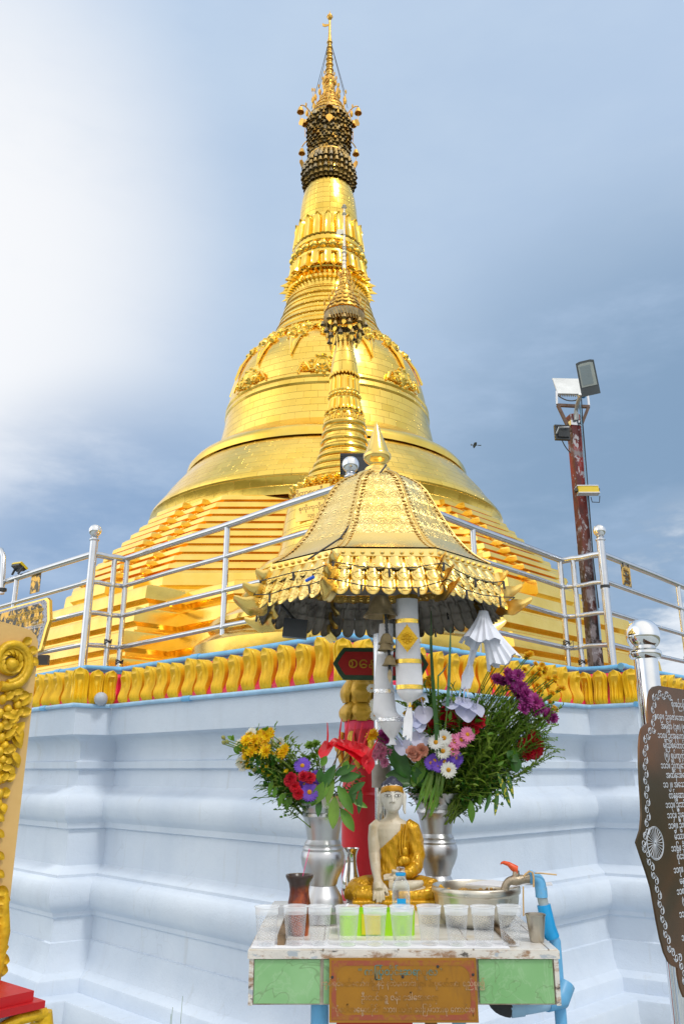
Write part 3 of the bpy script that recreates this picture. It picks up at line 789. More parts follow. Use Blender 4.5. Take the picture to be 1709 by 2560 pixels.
mb.build('bell_curtain', [m_bronze, m_bronze2, goldplain('leaf_gold_small', (1, .62, .08), .3)], sp_, 40)
# inscribed plate on the small bell
e = V((-.55, -1, 0)).normalized(); r, z = s_(150, 1296)
M = frame(V((SX, SY, z)) + e*(r+.012), V((-e.y*-1, e.x*-1, 0)) if False else V((0,0,1)).cross(e), (0,0,1))
mb = MB().prism([(-.17,-.15),(.17,-.15),(.17,.15),(-.17,.15)], .012, M); pt = mb.build('inscription_plate', goldplain('plate_gold', (.95, .62, .14), .3, .1), sp_)
mt = MB(); Mt = M @ Matrix.Translation((0,0,.012))
for i, tx in enumerate(("မုဒိတာစေတီ ၃ ပွဲ", "ေအာင်ေတာ်မူ", "စုကိုးကုသိုလ်", "၁၃၇၂")): text_mb(tx, (.06,.05,.05,.04)[i], Mt @ Matrix.Translation((0, .10-.07*i, 0)), mb=mt)
mt.build('lettering', mat('brown_lettering', (.25, .13, .03), .5), pt)
# ------------------------------------------------------------------ red planet post with the day sign
QX, QY = at(903, 1800, 3.75).x, 3.75
post = thing('planet_post', 'red round post with a gold lotus bud capital behind the altar', 'post', (QX, QY, 0))
MB().lathe([(.115,0),(.115,.10),(.095,.12),(.088,.13),(.088,1.55),(.094,1.56),(.094,1.60),(.084,1.61),(.078,1.80),(.074,1.89)], 28, (QX, QY, 0)).build('shaft', m_red, post)
MB().lathe([(.07,1.865),(.075,1.87),(.075,1.905),(.05,1.925)], 24, (QX, QY, 0)).build('pink_neck', m_pink, post)
def bud(z0, h, R, n, par, name, open_=0.0):
    mb = MB(); mb.lathe([(R*.72, z0), (R*.86, z0+h*.4), (R*.55, z0+h)], 20, (QX, QY, 0))
    for k in range(n):
        a0 = -pi/2 + 2*pi*k/n; rows_ = []
        for i in range(9):
            t = i/8; hwid = pi/n*1.06*(sin(pi*(.18+.62*t)) if t < .6 else sqrt(max(0, 1-((t-.6)/.4)**2))*sin(pi*.552) + .03)
            rr = R*(.78 + .30*sin(pi*min(1, t*1.1+.08)) - .22*t) + open_*t*t
            row = []
            for j in range(7):
                s2 = -1 + j/3; aa = a0 + s2*hwid; r_ = rr*(1 + .08*(1-s2*s2)) - (.006 if abs(s2) > .9 else 0) + (.004 if .6 < abs(s2) < .9 else 0)
                row.append(V((QX + r_*cos(aa), QY + r_*sin(aa), z0 + h*t)))
            rows_.append(row)
        mb.loft(rows_, 0, closed=False)
    return mb.build(name, m_pgold, par, 55)
m_pgold = mat('ochre_gold_paint', (.62, .36, .035), .35, .3, .18, 14, .3, 60, (.25, .14, .02), 18, .60, .72)
bud(1.905, .105, .094, 6, post, 'lotus_petals'); bud(1.985, .13, .088, 5, post, 'lotus_petals'); bud(2.095, .12, .075, 5, post, 'lotus_petals')
mb = MB()
for k in range(6):
    a = -pi/2 + .5 + 2*pi*k/6; e = V((cos(a), sin(a), 0)); c = V((QX, QY, 1.775)) + e*.076
    for sg in (-1, 1):
        t_ = V((-sin(a), cos(a), 0))*sg
        pts = [c + t_*(.002+.034*(1-cos(q*1.5))*.6) + V((0,0,.085-.11*q)) + e*(.008 + .012*sin(q*2.6)) for q in (0, .2, .4, .6, .8, 1.0, 1.2, 1.4)]
        mb.tube(pts, [.009,.013,.015,.015,.015,.013,.011,.006], 8)
    mb.sphere(c + e*.02 + V((0,0,.02)), (.024, .024, .026), 10)
mb.build('scroll_collar', m_pgold, post)
sgn = thing('day_sign', 'red hexagonal sign with green border and gold Burmese letters on the lotus post', 'sign', (QX, 3.62, 2.38))
c = at(951, 1661, 3.60); M = frame(c, (1, .02, -.01), (0, .10, 1))
k_ = at(952, 1661, 3.60).x - c.x
def hexa(w, h, b): return [(-w, 0), (-w+b*.55, h*.62), (-w+b, h), (w-b, h), (w-b*.55, h*.62), (w, 0), (w-b*.55, -h*.62), (w-b, -h), (-w+b, -h), (-w+b*.55, -h*.62)]
MB().prism(hexa(119*k_, 40*k_, 26*k_), .012, M).build('green_border', mat('green_paint', (.035, .085, .04), .5, 0, .2, 20), sgn)
MB().prism(hexa(107*k_, 29*k_, 19*k_), .004, M @ Matrix.Translation((0,0,.012))).build('red_panel', mat('sign_red', (.42, .012, .008), .5, 0, .15, 20), sgn)
text_mb("စေန", .068, M @ Matrix.Translation((-46*k_, .0, .0165)), ext=.003).build('lettering', mat('sign_gold_letters', (.60, .33, .03), .4, .3), sgn)

# ------------------------------------------------------------------ gold octagonal canopy on its pole
UX, UY = at(943, 1200, 3.15).x, 3.15
can = thing('canopy', 'gold embossed octagonal canopy with scalloped fringes over the altar', 'canopy', (UX, UY, 0))
RT = radians(1.5)
def oc(a, k, z, e=0.0):                              # k-th corner of an octagon of apothem a
    t = -pi/2 - pi/8 + k*pi/4 + RT; r = a/cos(pi/8) + e
    return V((UX + r*cos(t), UY + r*sin(t), z))
MB().tube([(UX, UY, 0), (UX, UY, 2.62)], .025, 16).build('pole', m_steel, can)
MB().lathe([(.030,2.20),(.036,2.20),(.036,2.36),(.030,2.36)], 16, (UX, UY, 0)).build('pole_sleeve', m_under, can)
MB().lathe([(.029,1.64),(.036,1.64),(.036,1.72),(.029,1.72)], 16, (UX, UY, 0)).build('pole_clamp', m_under, can)
ps = [(.095,2.834),(.135,2.812),(.165,2.788),(.190,2.755),(.213,2.708),(.238,2.655),(.263,2.605),(.290,2.556),(.320,2.515),(.352,2.480),(.385,2.453),(.408,2.438)]
arc = [0.0]
for p, q in zip(ps, ps[1:]): arc.append(arc[-1] + hypot(p[0]-q[0], p[1]-q[1]))
m_trim = mat('pale_gold_trim', (.80, .56, .18), .4, .6, .15, 20)
for k in range(8):
    mb = MB(); nj = 9
    rings = [[oc(a, k, z).lerp(oc(a, k+1, z), j/(nj-1)) for j in range(nj)] for a, z in ps[:9]]
    mb.loft(rings, 0, closed=False, uv=lambda i, j: ((j/(nj-1)-.5)*ps[i][0]*.828 + .5, arc[i]))
    rings = [[oc(a, k, z).lerp(oc(a, k+1, z), j/(nj-1)) for j in range(nj)] for a, z in ps[8:]]
    mb.loft(rings, 1, closed=False)
    mb.loft([[oc(a-.012, k, z-.006).lerp(oc(a-.012, k+1, z-.006), j/2) for j in range(3)] for a, z in ps], 2, closed=False)
    mb.build('roof_panel', [m_emboss, m_fringe, m_under], can, 30)
    mb = MB()
    for a0, a1 in zip(range(0, len(ps)-1), range(1, len(ps))):   # scalloped seam strip beside the ridge
        n_ = max(1, int(round(hypot(ps[a1][0]-ps[a0][0], ps[a1][1]-ps[a0][1])/.017)))
        for q in range(n_):
            t = (q+.5)/n_; a = ps[a0][0] + (ps[a1][0]-ps[a0][0])*t; z = ps[a0][1] + (ps[a1][1]-ps[a0][1])*t
            for sg in (-1, 1):
                c0, c1 = oc(a, k, z), oc(a, k+sg, z); d_ = (c1-c0).normalized()
                nn = V((c0.x-UX, c0.y-UY, .5)).normalized()
                mb.sphere(c0 + d_*.016 + V((0,0,.002)), (.0080, .0080, .0018), 8, 0, nn.to_track_quat('Z','Y').to_matrix())
    mb.tube([oc(a, k, z+.002) for a, z in ps], .0030, 5)
    mb.build('ridge_trim', m_trim, can)
    # stud band
    mb = MB()
    b = [(.408,2.434),(.414,2.430),(.416,2.404),(.410,2.399)]
    mb.loft([[oc(a, k, z).lerp(oc(a, k+1, z), j/4) for j in range(5)] for a, z in b], 0, closed=False)
    for j in range(10):
        p = oc(.416, k, 2.417).lerp(oc(.416, k+1, 2.417), (j+.6)/10.2); mb.sphere(p, .0085, 8)
    mb.build('stud_band', m_fringe, can, 25)
    for tier_, (a, zt, zb, ns) in enumerate(((.416, 2.402, 2.350, 6), (.428, 2.375, 2.303, 7), (.442, 2.330, 2.258, 7))):
        mb = MB(); q0, q1 = oc(a-.012, k, zt), oc(a-.012, k+1, zt); w0, w1 = oc(a+.016, k, zb), oc(a+.016, k+1, zb)
        nn = ((w0+w1)/2 - V((UX, UY, zb))); nn.z = 0; nn.normalize()
        NX, NZ = ns*14, 9; top, rows_ = [], []
        for i in range(NZ):
            row = []
            for j in range(NX+1):
                s2 = j/NX; f = s2*ns - floor(s2*ns - 1e-9); x = 2*f-1; x = max(-1, min(1, x))
                hang = .52 + .48*sqrt(max(0, 1-x*x)); t = i/(NZ-1)*hang
                p = q0.lerp(q1, s2).lerp(w0.lerp(w1, s2), t)
                d2 = sqrt(x*x*.9 + (max(0, .98-t)/.62)**2*.0 + ((t-.42)/.58)**2) if t > .42 else abs(x)
                emb = .0045*max(0, cos((d2-.86)*pi/.16)) if abs(d2-.86) < .08 else 0
                emb += .016*max(0, 1-d2*d2)
                p = p + nn*(emb + .012*t*t)
                row.append(p)
            rows_.append(row)
        mb.loft(rows_, 0, closed=False)
        mb.loft([[p - nn*.006 for p in r][::-1] for r in rows_], 1, closed=False)
        # beads round every scallop
        for s3 in range(ns):
            for b_ in range(9):
                th = pi*(b_+.5)/9; x = cos(th)*.66; t = .42 + .58*sin(th)*.66
                s2 = (s3 + (x+1)/2)/ns
                p = q0.lerp(q1, s2).lerp(w0.lerp(w1, s2), t) + nn*(.010 + .012*t*t); mb.sphere(p, .0026, 6)
        mb.build('fringe', [m_fringe, m_under], can, 60)
    # upswept leaf ornaments on the corner
    for zc, ln, a in ((2.385, .07, .42), (2.330, .10, .435), (2.278, .12, .445)):
        p = oc(a-.02, k, zc); e = V((p.x-UX, p.y-UY, 0)).normalized(); t_ = V((-e.y, e.x, 0)); mb = MB(); rows_ = []
        for i in range(11):
            t = i/10; w = .036*sin(pi*(.30+.66*t))**.7*(1+.14*sin(t*14)) + .001; q = p + e*(ln*1.05*t) + V((0,0,-.012*sin(pi*t) + .016*t**3))
            rows_.append([q + (t_*.45 + V((0,0,.85)))*(w*s2) - e*(.25*w*abs(s2)) + t_*(.25*w*(1-s2*s2)) for s2 in (-1,-.7,-.35,0,.35,.7,1)])
        mb.loft(rows_, 0, closed=False); mb.loft([[x - t_*.005 for x in r][::-1] for r in rows_], 0, closed=False)
        mb.build('corner_leaf', m_fringe, can, 50)
mb = MB()
for k in range(8):
    for j in range(2):
        c0, c1 = oc(.096, k, 2.834), oc(.096, k+1, 2.834); d_ = c1-c0; p = c0 + d_*(.25+.5*j); q = V((p.x-UX, p.y-UY, 0)).normalized()
        mb.add([p - d_*.24 - q*.018 + V((0,0,.018)), p + d_*.24 - q*.018 + V((0,0,.018)), p + q*.020 - V((0,0,.022)), p - q*.05 + V((0,0,.02))], [(0,2,1),(0,1,3)])
mb.lathe([(.104,2.826),(.095,2.840),(.07,2.85)], 32, (UX, UY, 0)); mb.build('collar_leaves', m_fringe, can, 15)
fz = lambda y: at(943, y, UY).z
fw = lambda p: p*UY/.94/F
fp = [(34,1191),(34,1187),(36,1184),(36,1180),(33,1178),(31,1177),(31,1173),(27,1171),(21,1168),(19,1165),(20,1162),(24,1158),(30,1153),(34,1147),(35,1143),(34.5,1138),(31,1134),(29,1130),(22,1112),(13,1086),(5,1064),(1,1055)]
MB().lathe([(fw(w), fz(y)) for w, y in fp], 32, (UX, UY, 0)).build('finial', m_finial, can, 40)
# fairy light wire looped over the canopy
lw = thing('string_light', 'black string light wire draped down the roof and along the fringes', 'string light', (UX, UY-.4, 2.35))
mb = MB(); path = []
for py, px, Y in ((1168,965,3.06),(1185,952,3.03),(1215,932,3.00),(1262,905,2.935),(1310,880,2.885),(1352,850,2.82),(1385,800,2.74),(1405,770,2.73)): path.append(at(px, py, Y) + V((0,-.012,.006)))
mb.tube(path, .0035, 5)
for s0 in (2, 3, 4, 5):
    p = path[s0]; mb.tube([p, p + V((.02, -.012, -.016))], .005, 5)
for z, a, ph in ((2.355, .452, 0), (2.292, .476, 1)):
    pts = []
    for k in range(-2, 4):
        for j in range(4):
            f = j/4; p = oc(a, k, z).lerp(oc(a, k+1, z), f); p.z += -(.020 + .012*sin(k*2.3+ph))*4*f*(1-f) + rnd.uniform(-.008, .008) + .014; p += V((rnd.uniform(-.006,.006), rnd.uniform(-.012,.0), 0)); pts.append(p)
            if j % 2 == ph: mb.tube([p, p + V((rnd.uniform(-.004,.004), -.006, -.03))], .0045, 5)
    mb.tube(pts, .0021, 5)
mb.build('wire', m_wire, lw)
MB().tube([at(765, 1452, 2.70), at(784, 1442, 2.68)], .006, 8).build('blue_joint', mat('blue_plastic', (.02, .12, .65), .4), lw)
bx = thing('floodlight', 'small black floodlight hanging under the left edge of the canopy', 'floodlight', at(738, 1572, 3.1))
c = at(738, 1572, 3.1); MB().box((-.045,-.02,-.035),(.045,.02,.035), 0, Matrix.Translation(c) @ Matrix.Rotation(.1, 4, 'Y')).build('housing', m_darkmetal, bx)
MB().tube([c + V((0,0,.03)), c + V((-.06,.0,.10)), oc(.40, 6, 2.31)], .006, 6).build('bracket', m_darkmetal, bx)

# ------------------------------------------------------------------ bells on a chain, cloth streamers
def pt_(px, py, Y): return at(px, py, Y)
ch = thing('bell_chain', 'chain of small dark bells hung from the canopy in front of the streamers', 'bell', at(965, 1560, 2.86))
mb = MB(); P = [at(x, y, 2.86) for x, y in ((962,1500),(963,1530),(965,1560),(967,1585),(968,1605),(971,1625),(974,1650),(973,1672),(974,1682))]
mb.tube(P, .004, 6)
for p, q in zip(P, P[1:]):
    for f in (.2, .55, .9): c = p.lerp(q, f); mb.sphere(c, (.006, .004, .010), 6)
mb.build('chain', m_darkmetal, ch)
def bell(p, s2, par):
    mb = MB().lathe([(.003,0),(.018*s2,-.004*s2),(.030*s2,-.022*s2),(.036*s2,-.045*s2),(.050*s2,-.062*s2),(.046*s2,-.062*s2),(.034*s2,-.04*s2),(.003,-.008)], 18, p); return mb.build('bell', m_bronze2, par)
bell(at(950, 1488, 2.86), 1.25, ch); bell(at(965, 1583, 2.86), .62, ch); bell(at(963, 1600, 2.85), .6, ch); bell(at(974, 1638, 2.85), .58, ch)
M = frame(at(974, 1690, 2.85), (1,0,0), (0,0,1)); kk = .0013
MB().prism([(0,18*kk),(6*kk,8*kk),(5*kk,-4*kk),(0,-20*kk),(-6*kk,-4*kk),(-6*kk,8*kk)], .003, M).build('clapper_leaf', m_bronze2, ch)
MB().lathe([(.03,-.006),(.034,0),(.03,.006),(.012,.008),(.012,-.008)], 20, at(962, 1537, 2.9), M=Matrix.Rotation(pi/2, 3, 'Y')).build('gold_disc', m_pgold, ch)
def streamer(label, rows_, Y, bands, mband, foot):
    t = thing('cloth_streamer', label, 'streamer', at(*rows_[0][:2], Y)); mb = MB(); rings = []; seg = 28
    def row_at(y):
        for (x0, y0, w0), (x1, y1, w1) in zip(rows_, rows_[1:]):
            if y <= y1: f = (y-y0)/(y1-y0); return x0 + (x1-x0)*f, w0 + (w1-w0)*f
        return rows_[-1][0], rows_[-1][2]
    y0, y1 = rows_[0][1], rows_[-1][1]; n_ = 56; k_ = (at(1, 1600, Y) - at(0, 1600, Y)).length
    for i in range(n_+1):
        y = y0 + (y1-y0)*i/n_; x, w = row_at(y); c = at(x, y, Y); w *= k_; gather = max(0, (y-foot)/(y1-foot))
        rings.append([c + V((cos(a)*w*(1 + gather*.22*sin(a*9+1) + .012*sin(a*3+y*.06)), sin(a)*w*.8*(1 + gather*.2*cos(a*7) + .02*sin(y*.11+a*2)), 0)) for a in (2*pi*j/seg for j in range(seg))])
    mb.loft(rings, 0); o = mb.build('cloth_tube', m_white, t, 60)
    for y in bands:
        x, w = row_at(y); c = at(x, y, Y); w = w*k_*1.025; h = .0075
        mb = MB(); mb.loft([[c + V((cos(a)*w, sin(a)*w*.82, zz)) for a in (2*pi*j/28 for j in range(28))] for zz in (-h, -h*.5, h*.5, h)], 0, cap0=False, cap1=False); mb.build('band', mband, t)
    return t
t = streamer('nearer white cloth streamer with gold bands and a gold diamond badge', [(1016,1490,27),(1017,1560,29),(1020,1650,32),(1023,1720,33),(1024,1732,31),(1023,1748,17),(1023,1757,5),(1023,1762,5)], 2.86, (1494,1555,1655,1719), m_ring_g, 1724)
M = frame(at(1017, 1596, 2.80), (1,0,0), (0,0,1)); kk = .00128; mb = MB(); out = []
for i in range(48):
    q = 2*pi*i/48; r = (28 if i % 2 == 0 else 26.5); e = V((cos(q), sin(q))); s2 = abs(e.x)/29 + abs(e.y)/37; out.append((e.x/s2*kk*(1+.03*(-1)**i), e.y/s2*kk*(1+.03*(-1)**i)))
mb.prism(out, .006, M)
for x, y in ((-12,0),(12,0),(0,12),(0,-12),(0,0),(6,8),(-6,-8),(-7,8),(8,-7)): mb.sphere(M @ V((x*kk, y*kk, .006)), .006, 8)
mb.build('gold_badge', mat('gold_foil_badge', (.80, .46, .01), .35, .3, .25, 30, .6, 60), t)
MB().tube([at(1023, 1752, 2.86), at(1024, 1768, 2.86)], .0065, 10).build('gold_tie', m_ring_g, t)
mb = MB()
for k in range(7):
    mb.tube([at(1023 + k-3, 1766, 2.86), at(1019 + 3*k-8, 1800, 2.855), at(1014 + 3*k-6, 1850 + rnd.uniform(-12, 8), 2.85)], [.003,.004,.004], 5)
mb.build('tassel', m_white, t)
streamer('farther white cloth streamer with silver bands, tied shut above the flowers', [(965,1560,17),(962,1630,20),(958,1700,22),(961,1780,29),(973,1795,32),(976,1806,31),(978,1830,17),(979,1845,6),(980,1850,5),(980,1862,9)], 2.93, (1632,1729,1799), m_ring_s, 1800)
# white pleated paper umbrella
pu = thing('paper_umbrella', 'white pleated paper umbrella hanging under the right of the canopy', 'paper umbrella', at(1200, 1540, 2.95))
a0 = at(1208, 1528, 2.95); ax = V((-.10, 0, -1)).normalized(); q = ax.to_track_quat('Z', 'Y').to_matrix()
def pleat(par, name, o, q, r0, r1, l0, l1, n, m, wob=.0, ang=None, tilt=0):
    mb = MB(); rings = []
    for i in range(6):
        t = i/5; r = r0 + (r1-r0)*t**1.3; z = l0 + (l1-l0)*t
        rings.append([o + q @ V((r*(1 + (.08*t+wob*t*sin(k*1.7))*(-1)**k)*cos(2*pi*k/n), r*(1 + .08*t*(-1)**k)*sin(2*pi*k/n), z + .012*t*sin(k*.9))) for k in range(n)])
    mb.loft(rings, 0, cap0=True, cap1=False); return mb.build(name, m, par, 10)
pleat(pu, 'upper_skirt', a0, q, .016, .078, 0.0, .115, 36, m_paper)
q2 = V((.42, 0, -1)).normalized().to_track_quat('Z', 'Y').to_matrix()
pleat(pu, 'lower_skirt', a0 + V((.01, 0, -.06)), q2, .026, .062, 0, .135, 30, m_paper)
mb = MB()
for k, (x, y) in enumerate(((1184,1600),(1175,1640),(1172,1680),(1164,1712),(1156,1735))): pass
Q = [at(x, y, 2.95) for x, y in ((1192,1590),(1180,1625),(1176,1662),(1170,1690),(1160,1722))]
rows_ = [[p + V((sin(i*1.9+s2)*.008 + s2*.016, .010*sin(i*2.3+s2*4), 0)) for s2 in (-1,-.5,0,.5,1)] for i, p in enumerate(Q)]
mb.loft(rows_, 0, closed=False)
for k in range(6): p = Q[-1] + V((.006*(k-2.5), 0, 0)); mb.tube([p, p + V((rnd.uniform(-.012, .006), 0, -rnd.uniform(.02, .04)))], .0015, 4)
mb.build('paper_tail', m_paper, pu, 60)
MB().tube([a0, at(1200, 1500, 2.98)], .002, 5).build('hanging_thread', m_wire, pu)

# ------------------------------------------------------------------ altar table
TZ, TX0, TX1, TY0, TY1 = 1.245, -.250, .578, 2.43, 3.28
alt_ = thing('altar_table', 'green tiled altar table with chipped white edging on pipe legs', 'table', ((TX0+TX1)/2, (TY0+TY1)/2, 0))
def chipped(name, col=(.72, .68, .62)):
    M = N(name)
    c = M.mix(M.ramp(M.noise(9, 3), .3, .7), sc(col, .9), sc(col, 1.1))
    c = M.mix(M.ramp(M.noise(14, 6, .7, M.vec((1, 1, 2.4))), .50, .60), c, (.36, .22, .13))
    c = M.mix(M.ramp(M.noise(22, 6, .7, M.vec((1, 1, 2), loc=(3, 1, 0))), .56, .64), c, (.10, .09, .08))
    c = M.mix(M.ramp(M.noise(16, 4, .6, M.vec((1, 1, 2), loc=(7, 2, 5))), .60, .66), c, (.42, .46, .50))
    M.set('Base Color', c).set('Roughness', .6); M.bump(M.noise(40, 5, .6), .5, .006); return M.m
m_chip = chipped('chipped_white_edge')
def tilewhite(name):
    M = N(name); b = M.n.new('ShaderNodeTexBrick'); M.l.new(M.vec((1,1,1), loc=(.05, .03, 0)), b.inputs['Vector']); b.offset = 0
    b.inputs['Scale'].default_value = 1; b.inputs['Brick Width'].default_value = .2; b.inputs['Row Height'].default_value = .2; b.inputs['Mortar Size'].default_value = .0025
    b.inputs['Color1'].default_value = (.74, .73, .70, 1); b.inputs['Color2'].default_value = (.78, .75, .68, 1); b.inputs['Mortar'].default_value = (.30, .25, .2, 1)
    c = M.mix(M.ramp(M.noise(7, 5, .65), .55, .75), b.outputs['Color'], (.62, .50, .34)); M.set('Base Color', c).set('Roughness', .25); return M.m
m_wtile = tilewhite('white_tile')
def greentile(name):
    M = N(name)
    w = M.noise(7, 5, .65, M.vec((1, 1, .8), rot=(0, .7, 0)), 2.2)
    vein = M.math('ABSOLUTE', M.math('SUBTRACT', w, .5))
    c = M.mix(M.ramp(M.noise(5, 4), .3, .7), (.20, .44, .17), (.31, .56, .27))
    c = M.mix(M.ramp(vein, .0, .03, .25, 0), c, (.45, .62, .40))
    v2 = M.math('ABSOLUTE', M.math('SUBTRACT', M.noise(4, 3, .6, M.vec((1, 1, 1), loc=(4, 7, 2)), 1.5), .47))
    c = M.mix(M.ramp(v2, 0, .008, .5, 0), c, (.14, .20, .09)); M.set('Base Color', c).set('Roughness', .22); return M.m
m_gtile = greentile('green_marbled_tile')
MB().box((TX0, TY0, 1.222),(TX1, TY1, TZ-.004)).build('top_slab', m_chip, alt_)
MB().box((TX0+.004, TY0+.004, TZ-.0035),(TX1-.004, TY1-.004, TZ)).build('top_tiles', m_wtile, alt_)
MB().box((TX0+.012, TY0+.012, 1.112),(TX1-.012, TY1-.012, 1.2215)).build('frame', mat('rusty_frame', (.55, .46, .38), .6, 0, .2, 14, .3, 40, (.30, .14, .06), 12, .5, .66), alt_)
for x0, x1 in ((TX0+.018, -.058), (-.048, .045), (.362, TX1-.02)):
    MB().box((x0, TY0+.006, 1.116),(x1, TY0+.0115, 1.2195)).build('tile_panel', m_gtile, alt_)
for x in (TX0+.004, TX1-.016): MB().box((x, TY0+.003, 1.112),(x+.012, TY0+.0118, 1.2215)).build('edge_trim', m_chip, alt_)
for x, y, m, r in ((-.06, 2.50, m_pipe, .024), (.285, 3.0, mat('brown_rusty_pipe', (.24, .12, .05), .6, .2, .3, 12, .3), .02), (-.079, 3.2, m_pipe, .024), (.40, 3.2, m_pipe, .024)):
    MB().tube([(x, y, 0), (x, y, 1.113)], r, 14).build('leg', m, alt_)
MB().box((-.015, 2.52, 1.04),(.19, 2.56, 1.058)).build('red_crossbar', m_redbase, alt_)
MB().box((TX0+.075, 2.47, TZ),(TX0+.095, 3.2, TZ+.028)).build('wooden_strip', mat('dark_weathered_wood', (.20, .13, .07), .7, 0, .4, 30, .4), alt_)
MB().box((TX1-.125, 2.47, TZ),(TX1-.108, 3.15, TZ+.010)).build('wooden_strip', bpy.data.materials['dark_weathered_wood'], alt_)
ab = thing('donor_board', 'rusty orange painted metal board with faded Burmese lettering on the altar front', 'sign', (.17, TY0, 1.13))
def rustboard():
    M = N('rusty_orange_board')
    c = M.mix(M.ramp(M.noise(6, 5, .6), .3, .7), (.30, .125, .004), (.40, .18, .008))
    c = M.mix(M.ramp(M.noise(9, 6, .7, M.vec((1.6, 1, .35))), .55, .75, 0, .8), c, (.16, .07, .02))
    M.set('Base Color', c).set('Roughness', .42); M.bump(M.noise(50, 4), .12, .004); return M.m
def worn(name, col, lo, hi, base=(.34, .15, .006)):
    M = N(name); c = M.mix(M.ramp(M.noise(30, 6, .75), lo, hi), base, col); M.set('Base Color', c).set('Roughness', .5); return M.m
p0, p1 = at(823, 2395, TY0-.008), at(1196, 2557, TY0-.008)
bw, bh = p1.x-p0.x, p0.z-p1.z
MB().box((p0.x, TY0-.008, p1.z),(p1.x, TY0-.004, p0.z)).build('board_sheet', rustboard(), ab)
M = frame(((p0.x+p1.x)/2, TY0-.0082, (p0.z+p1.z)/2), (1,0,0), (0,0,1)); mb = MB()
w, h = bw/2-.006, bh/2-.006
for sx in (-1, 1):
    for sy in (-1, 1):
        cx, cy = sx*(w-.03), sy*(h-.03)
        o_ = [(sx*w, sy*h)] + [(sx*(w-.012-.02*(1-cos(q))), sy*(h-.012-.02*(1-sin(q)))) for q in (pi/2*i/6 for i in range(7))]
        o_ = [(sx*w, sy*(h-.04)), (sx*w, sy*h), (sx*(w-.04), sy*h)] + [(sx*(w-.04 + .028*sin(q)), sy*(h-.04+.028*cos(q))) for q in (pi/2*i/6 for i in range(7))]
        if sx*sy < 0: o_ = o_[::-1]
        mb.prism(o_, .0006, M)
mb.prism([(-w+.04,h-.012),(w-.04,h-.012),(w-.04,h),(-w+.04,h)], .0006, M); mb.prism([(-w+.04,-h),(w-.04,-h),(w-.04,-h+.012),(-w+.04,-h+.012)], .0006, M)
mb.prism([(-w,-h+.04),(-w+.012,-h+.04),(-w+.012,h-.04),(-w,h-.04)], .0006, M); mb.prism([(w-.012,-h+.04),(w,-h+.04),(w,h-.04),(w-.012,h-.04)], .0006, M)
mb.build('border', worn('worn_red_border', (.33, .075, .035), .38, .55), ab)
T = lambda x, y: M @ Matrix.Translation((x, y, .0006))
text_mb("“ ကြျုပ်တုိင်းဆရာပူဇာ ”", .024, T(-.005, bh*.28), ext=.0004, squeeze=.95).build('lettering', worn('worn_teal_letters', (.05, .24, .24), .40, .52), ab)
mb = text_mb("ကွမ်ရင်မယ်ေတာ်ကြီး နှင့် နတ်ေကာင်းများ မီးပူေဇာ်အား ရည်စူး၍", .0195, T(0, bh*.10), ext=.0004, squeeze=.82)
text_mb("ဦးတင်ေရွှ ဇနီး ေဒါ်ေအးေလှ", .0195, T(-.01, -bh*.115), ext=.0004, mb=mb, squeeze=.9)
text_mb("“ပုံေပါ်အေမွှးတုိင်” သား၊ သမီး ေမြး မိသားစု ေကာင်းမှု", .0195, T(.0, -bh*.30), ext=.0004, mb=mb, squeeze=.85)
mb.build('lettering', worn('worn_cream_letters', (.50, .33, .20), .44, .58), ab)
for x, y in ((-bw/2+.008, .03), (bw/2-.010, .036), (-.001, .031), (.092, bh/2-.02)): MB().lathe([(.004,0),(.003,.002),(.0001,.0025)], 10, M @ V((x, y, 0)), M=Matrix.Rotation(pi/2, 3, 'X')).build('bolt', m_wire, ab)
dp = thing('drain_pipe', 'grey blue drain pipe with a black elbow under the right of the altar', 'pipe', at(1300, 2510, 2.55))
P = [at(x, y, Y) for x, y, Y in ((1275,2517,2.56),(1320,2512,2.57),(1372,2502,2.58),(1400,2495,2.60))]
MB().tube(P, .023, 14).build('pipe_body', m_pipe_pale, dp); MB().tube([P[0] - V((.002,0,0)), P[0] + V((.035,0,.004))], .027, 14).build('coupling', m_pipe_pale, dp)
MB().tube(bez(at(1238, 2470, 2.56), at(1232, 2512, 2.56), P[0], 8), .027, 14).build('black_elbow', mat('black_tape', (.02, .02, .022), .6), dp)
MB().tube([P[2] - V((.01,0,0)), P[3], P[3] + V((.02, .02, .03))], .028, 14).build('blue_elbow', m_pipe, dp)

